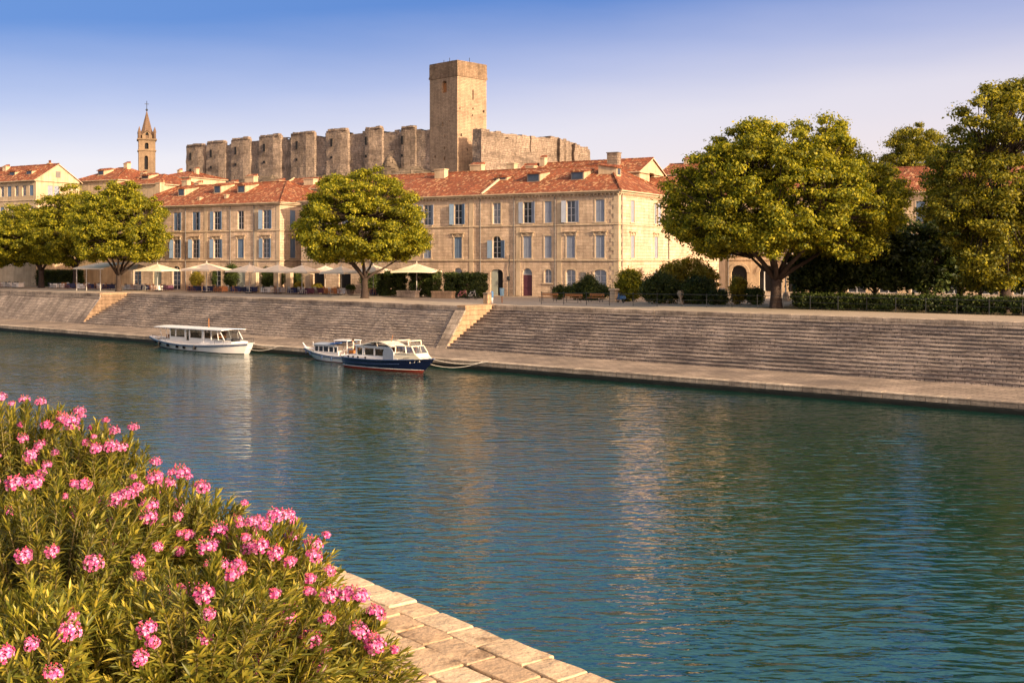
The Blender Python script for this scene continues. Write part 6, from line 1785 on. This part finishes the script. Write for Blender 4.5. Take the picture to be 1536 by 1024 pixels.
for px, py, lab in ((1146.5, 447, 'pale lamp post left of the largest tree trunk'), (1178.5, 451, 'pale lamp post on a stepped plinth right of the largest trunk')):
    o = thing('lamp_post', lab, 'lamp post', at(px, py, ZE), QR)
    mb = MB(); mb.lathe([(.5, 0), (.5, .25), (.36, .3), (.3, .7), (.2, .85)], 8); mb.build('plinth', M['kerb'], o)
    mb = MB(); mb.lathe([(.11, .85), (.08, 1.2), (.065, 3.3), (.09, 3.35), (.09, 3.42)], 10); mb.build('shaft', M['lamp'], o)
    mb = MB(); mb.lathe([(.09, 3.42), (.17, 3.5), (.20, 3.85), (.1, 4.0), (.03, 4.15)], 8); mb.build('lantern', M['glass_pale'], o)
for px, py, w_, lab in ((612, 446.0, 2.6, 'low pale stone trough with plants left of the brown stone trough'), (665, 447.0, 2.7, 'low brown stone trough in front of the clipped hedge')):
    o = thing('stone_trough', lab, 'planter', at(px, py, ZE), BR)
    mb = MB(); mb.bbox(-w_ / 2, w_ / 2, -.4, .4, 0, .75, .05); mb.bbox(-w_ / 2 - .06, w_ / 2 + .06, -.46, .46, .62, .78, .03); mb.build('basin', M['cheek' if px > 640 else 'kerb'], o)
o = thing('urn', 'small pinkish stone urn on the verge before the dark bushes', 'urn', at(1021, 455.5, ZE), 0)
mb = MB(); mb.lathe([(.3, 0), (.3, .12), (.14, .2), (.12, .5), (.34, .85), (.38, 1.1), (.28, 1.15), (.32, 1.3)], 12); mb.build('body', M['trim'], o)
o = thing('statue', 'small pale stone pedestal at the corner of the central building', 'pedestal', at(921, 452.5, ZE), QR)
mb = MB(); mb.bbox(-.4, .4, -.4, .4, 0, .3, .04); mb.bbox(-.3, .3, -.3, .3, .3, 1.15, .04); mb.bbox(-.4, .4, -.4, .4, 1.15, 1.35, .05); mb.build('block', M['trim'], o)
# moped parked by the corner
o = thing('moped', 'blue grey moped parked at the right corner of the central building', 'moped', at(931, 453.5, ZE), QR + R(60))
for y in (-.62, .62):
    mb = MB(); n = 20; mb.tube([(0, y + .24 * math.cos(2 * math.pi * k / n), .27 + .24 * math.sin(2 * math.pi * k / n)) for k in range(n + 1)], .055, 6); mb.build('wheel', M['black'], o)
mb = MB(); mb.tube([(0, .55, .35), (0, .42, .9)], .09, 6); mb.bbox(-.16, .16, -.35, .4, .28, .36, .02); mb.bbox(-.18, .18, -.85, -.15, .38, .68, .08); mb.build('body', M['blue'], o)
mb = MB(); mb.bbox(-.14, .14, -.8, -.1, .70, .80, .04); mb.build('seat', M['black'], o)
mb = MB(); mb.tube([(-.3, .36, 1.0), (0, .42, .96), (.3, .36, 1.0)], .02, 5); mb.build('handlebar', M['iron'], o)
# bicycles against the hedge
def bicycle(label, p, rz, mat):
    o = thing('bicycle', label, 'bicycle', p, rz)
    for x in (-.52, .52):
        mb = MB(); n = 20; mb.tube([(x + .33 * math.cos(2 * math.pi * k / n), 0, .34 + .33 * math.sin(2 * math.pi * k / n)) for k in range(n + 1)], .022, 5)
        for k in range(6): mb.tube([(x, 0, .34), (x + .32 * math.cos(R(60) * k), 0, .34 + .32 * math.sin(R(60) * k))], .006, 3)
        mb.build('wheel', M['black'], o)
    mb = MB()
    for a, b_ in (((-.52, 0, .34), (-.1, 0, .34)), ((-.1, 0, .34), (.38, 0, .78)), ((-.1, 0, .34), (-.22, 0, .85)), ((-.2, 0, .76), (.36, 0, .84)), ((-.52, 0, .34), (-.2, 0, .76)), ((.52, 0, .34), (.36, 0, .98))): mb.tube([a, b_], .025, 5)
    mb.build('frame', M[mat], o)
    mb = MB(); mb.bbox(-.34, -.1, -.07, .07, .86, .92, .02); mb.build('saddle', M['black'], o)
    mb = MB(); mb.tube([(.28, -.25, 1.02), (.36, 0, 1.0), (.28, .25, 1.02)], .018, 5); mb.build('handlebar', M['iron'], o)
M['pink'] = plain('pink_paint', (.5, .16, .17), .5, .1)
bicycle('pink bicycle parked against the clipped hedge', at(693, 448.0, ZE), BR + .2, 'pink')
bicycle('pale bicycle parked right of the pink one by the hedge', at(708, 448.6, ZE), BR - .1, 'lamp')
# ------------------------------------------------------------------ oleanders on the near bank
def blades(rng, o, d, s, L, W, droop):
    """o origin, d direction, s side (all (n,3)); lanceolate blades, 3 x 5 vertices each"""
    n = len(o); st = np.array([0, .3, .68, 1.0]); wd_ = np.array([.2, 1.0, .75, .03])
    nr = np.cross(s, d); nr /= np.linalg.norm(nr, axis=1)[:, None] + 1e-9
    V = np.empty((n, 4, 3, 3))
    for k in range(4):
        p = o + d * (L * st[k])[:, None] - np.array([0, 0, 1.0]) * (droop * L * st[k] ** 2)[:, None]
        w_ = (W * wd_[k] * .5)[:, None]
        V[:, k, 0] = p - s * w_ + nr * w_ * .45; V[:, k, 1] = p; V[:, k, 2] = p + s * w_ + nr * w_ * .45
    base = (np.arange(n) * 12)[:, None, None]
    q = []
    for k in range(3):
        for j in range(2):
            a = k * 3 + j; q.append([a, a + 1, a + 4, a + 3])
    Qd = (base + np.array(q)[None]).reshape(-1, 4)
    return V.reshape(-1, 3), Qd
def flower_cluster_mesh(seed, rad):
    rng = np.random.default_rng(seed)
    n = 50; V = []; Qd = []; b = 0
    for i in range(n):
        d = rng.normal(size=3); d[2] = abs(d[2]) * 1.1 - .15; d /= np.linalg.norm(d)
        c = d * rad * (.45 + .75 * rng.random()) * np.array([1.1, 1.1, .75])
        t = np.cross(d, rng.normal(size=3)); t /= np.linalg.norm(t); bt = np.cross(d, t)
        fr = .0165 * (.75 + .5 * rng.random()); open_ = .15 + .5 * rng.random()
        for k in range(5):
            w_ = 2 * math.pi * k / 5 + rng.random() * .2
            dr = t * math.cos(w_) + bt * math.sin(w_); sd_ = -t * math.sin(w_) + bt * math.cos(w_)
            p0 = c; m_ = c + dr * fr * .6 + d * fr * open_ * .5
            p1 = m_ - sd_ * fr * .48; p2 = c + dr * fr * 1.15 + d * fr * open_ * .55; p3 = m_ + sd_ * fr * .48
            V += [p0, p1, p2, p3]; Qd.append([b, b + 1, b + 2, b + 3]); b += 4
    me = np_mesh('flower_cluster', np.array(V), np.array(Qd), M['petal'])
    # buds and stalks
    mb = MB(); rd = random.Random(seed)
    mb.v = []; 
    for i in range(16):
        a = rd.uniform(0, 6.28); e = rd.uniform(-.1, 1.2); d = Vector((math.cos(a) * math.cos(e), math.sin(a) * math.cos(e), math.sin(e)))
        p = d * rad * rd.uniform(.75, 1.2)
        mb.tube([d * rad * .1 + Vector((0, 0, -rad * .9)), p * .6, p], [.0025, .002, .003], 4, 1, False)
        mb.tube([p, p + d * .007, p + d * .016], [.0025, .006, .001], 5, 0)
    mb.tube([(0, 0, -rad * 2.2), (0, 0, -rad * .5)], .004, 5, 1)
    bd = mb.mesh('buds', [M['bud'], M['stem']])
    return me, bd
FC = [flower_cluster_mesh(200 + i, r_) for i, r_ in enumerate((.062, .075, .055, .048, .07, .04))]
OG = 'oleander bushes on the near bank'
def oleander(label, px, dep, ytop, rad, nst, seed, ncl, ysq=1.0, hbase=None, big=1.0):
    nst = int(nst * 1.75); ncl = int(ncl * 2.2)
    rng = np.random.default_rng(seed); rd = random.Random(seed)
    c = atd(px, dep, ZN); Ht = zat(ytop, dep) - ZN
    root = thing('oleander_bush', label, 'shrub', c, 0, OG)
    O, D, Sd, Ls, Ws, Dr = [], [], [], [], [], []
    st = MB(); tips = []
    for i in range(nst):
        a = rng.random() * 2 * math.pi; f = math.sqrt(rng.random())
        r = rad * f
        tipz = Ht * (1.0 - .62 * f ** 2.2) * (.84 + .2 * rng.random())
        tip = np.array([r * math.cos(a), r * math.sin(a), tipz])
        b0 = np.array([tip[0] * .25, tip[1] * .25, 0]);
        side = np.array([math.cos(a), math.sin(a), 0]) * (.10 + .25 * f) * rng.random()
        ctl = (b0 + tip) * .5 + np.array([tip[0] * -.12, tip[1] * -.12, tipz * .18])
        n = 9; pts = []
        for k in range(n):
            t = k / (n - 1); pts.append(b0 * (1 - t) ** 2 + ctl * 2 * t * (1 - t) + tip * t * t)
        pts = np.array(pts)
        st.tube([tuple(p) for p in pts], [.011 - .008 * k / (n - 1) for k in range(n)], 4, 0, False)
        tips.append((tip, pts[-1] - pts[-2]))
        Lst = np.linalg.norm(np.diff(pts, axis=0), axis=1).sum()
        s0 = max(.30, 1 - .85 / Lst)
        nw = int(Lst * (1 - s0) / .027)
        ph = rng.random() * 6.28
        for k in range(nw):
            t = s0 + (1 - s0) * (k + .5) / nw
            p = b0 * (1 - t) ** 2 + ctl * 2 * t * (1 - t) + tip * t * t
            tg = 2 * (1 - t) * (ctl - b0) + 2 * t * (tip - ctl); tg /= np.linalg.norm(tg)
            u1 = np.cross(tg, [0.3, .1, 1.0]); u1 /= np.linalg.norm(u1); u2 = np.cross(tg, u1)
            rel = (k + .5) / nw
            for j in range(3):
                w_ = ph + k * 1.05 + j * 2.094 + rng.normal() * .18
                rdv = u1 * math.cos(w_) + u2 * math.sin(w_)
                ang = R(64 - 40 * rel ** 2 + rng.normal() * 13)
                d = tg * math.cos(ang) + rdv * math.sin(ang); d /= np.linalg.norm(d)
                s_ = np.cross(d, tg); nn = np.linalg.norm(s_); s_ = s_ / nn if nn > 1e-6 else u1
                O.append(p); D.append(d); Sd.append(s_)
                Ls.append(.098 * (.65 + .7 * rng.random()) * (1 - .35 * max(0, rel - .8) / .2) * big); Ws.append(.0135 * (.7 + .6 * rng.random()) * big); Dr.append(.10 + .35 * rng.random() * (1 - rel))
    v, q = blades(rng, np.array(O), np.array(D), np.array(Sd), np.array(Ls), np.array(Ws), np.array(Dr))
    link(bpy.data.objects.new('foliage', np_mesh('foliage', v, q, M['olean'])), root)
    st.build('stems', M['stem'], root)
    # flower clusters sit on the tips that stand outermost on the river/viewer side
    score = sorted(range(len(tips)), key=lambda i: -(tips[i][0][2] / Ht + .55 * (tips[i][0][0] * .2 - tips[i][0][1]) / rad + rd.uniform(0, 1.3)))
    for i in score[:ncl]:
        tip, dr = tips[i]; dr = Vector(dr).normalized()
        k = rd.randrange(len(FC)); me, bd = FC[k]
        o = link(bpy.data.objects.new('flower_cluster', me), root)
        q_ = dr.lerp(Vector((0, -.35, 1)).normalized(), .6).normalized().to_track_quat('Z', 'Y')
        o.location = Vector(tip) + dr * .05; o.rotation_mode = 'QUATERNION'; o.rotation_quaternion = q_
        sc_ = rd.uniform(.38, .80); o.scale = (sc_,) * 3
        b2 = link(bpy.data.objects.new('buds', bd), o)
    return root
oleander('oleander bush at the upper left edge, farthest along the bank', 25, 8.9, 605, 1.00, 150, 301, 22)
oleander('oleander bush with long shoots reaching over the water at upper left', 135, 8.3, 632, .72, 105, 302, 15)
oleander('oleander bush in the middle of the row, dense with pink heads', 255, 7.4, 722, .82, 140, 303, 20)
oleander('oleander bush at the right shoulder of the row above the paving edge', 386, 6.8, 785, .70, 125, 304, 17)
oleander('near oleander bush at the left edge', 70, 6.5, 725, 1.05, 170, 305, 11)
oleander('low oleander bush at the right end of the row beside the paving', 474, 6.2, 895, .57, 105, 306, 15)
oleander('nearest oleander bush at bottom centre-left', 290, 5.7, 850, .88, 160, 307, 5)
oleander('nearest oleander bush in the bottom left corner', 60, 5.4, 890, .85, 140, 308, 2)
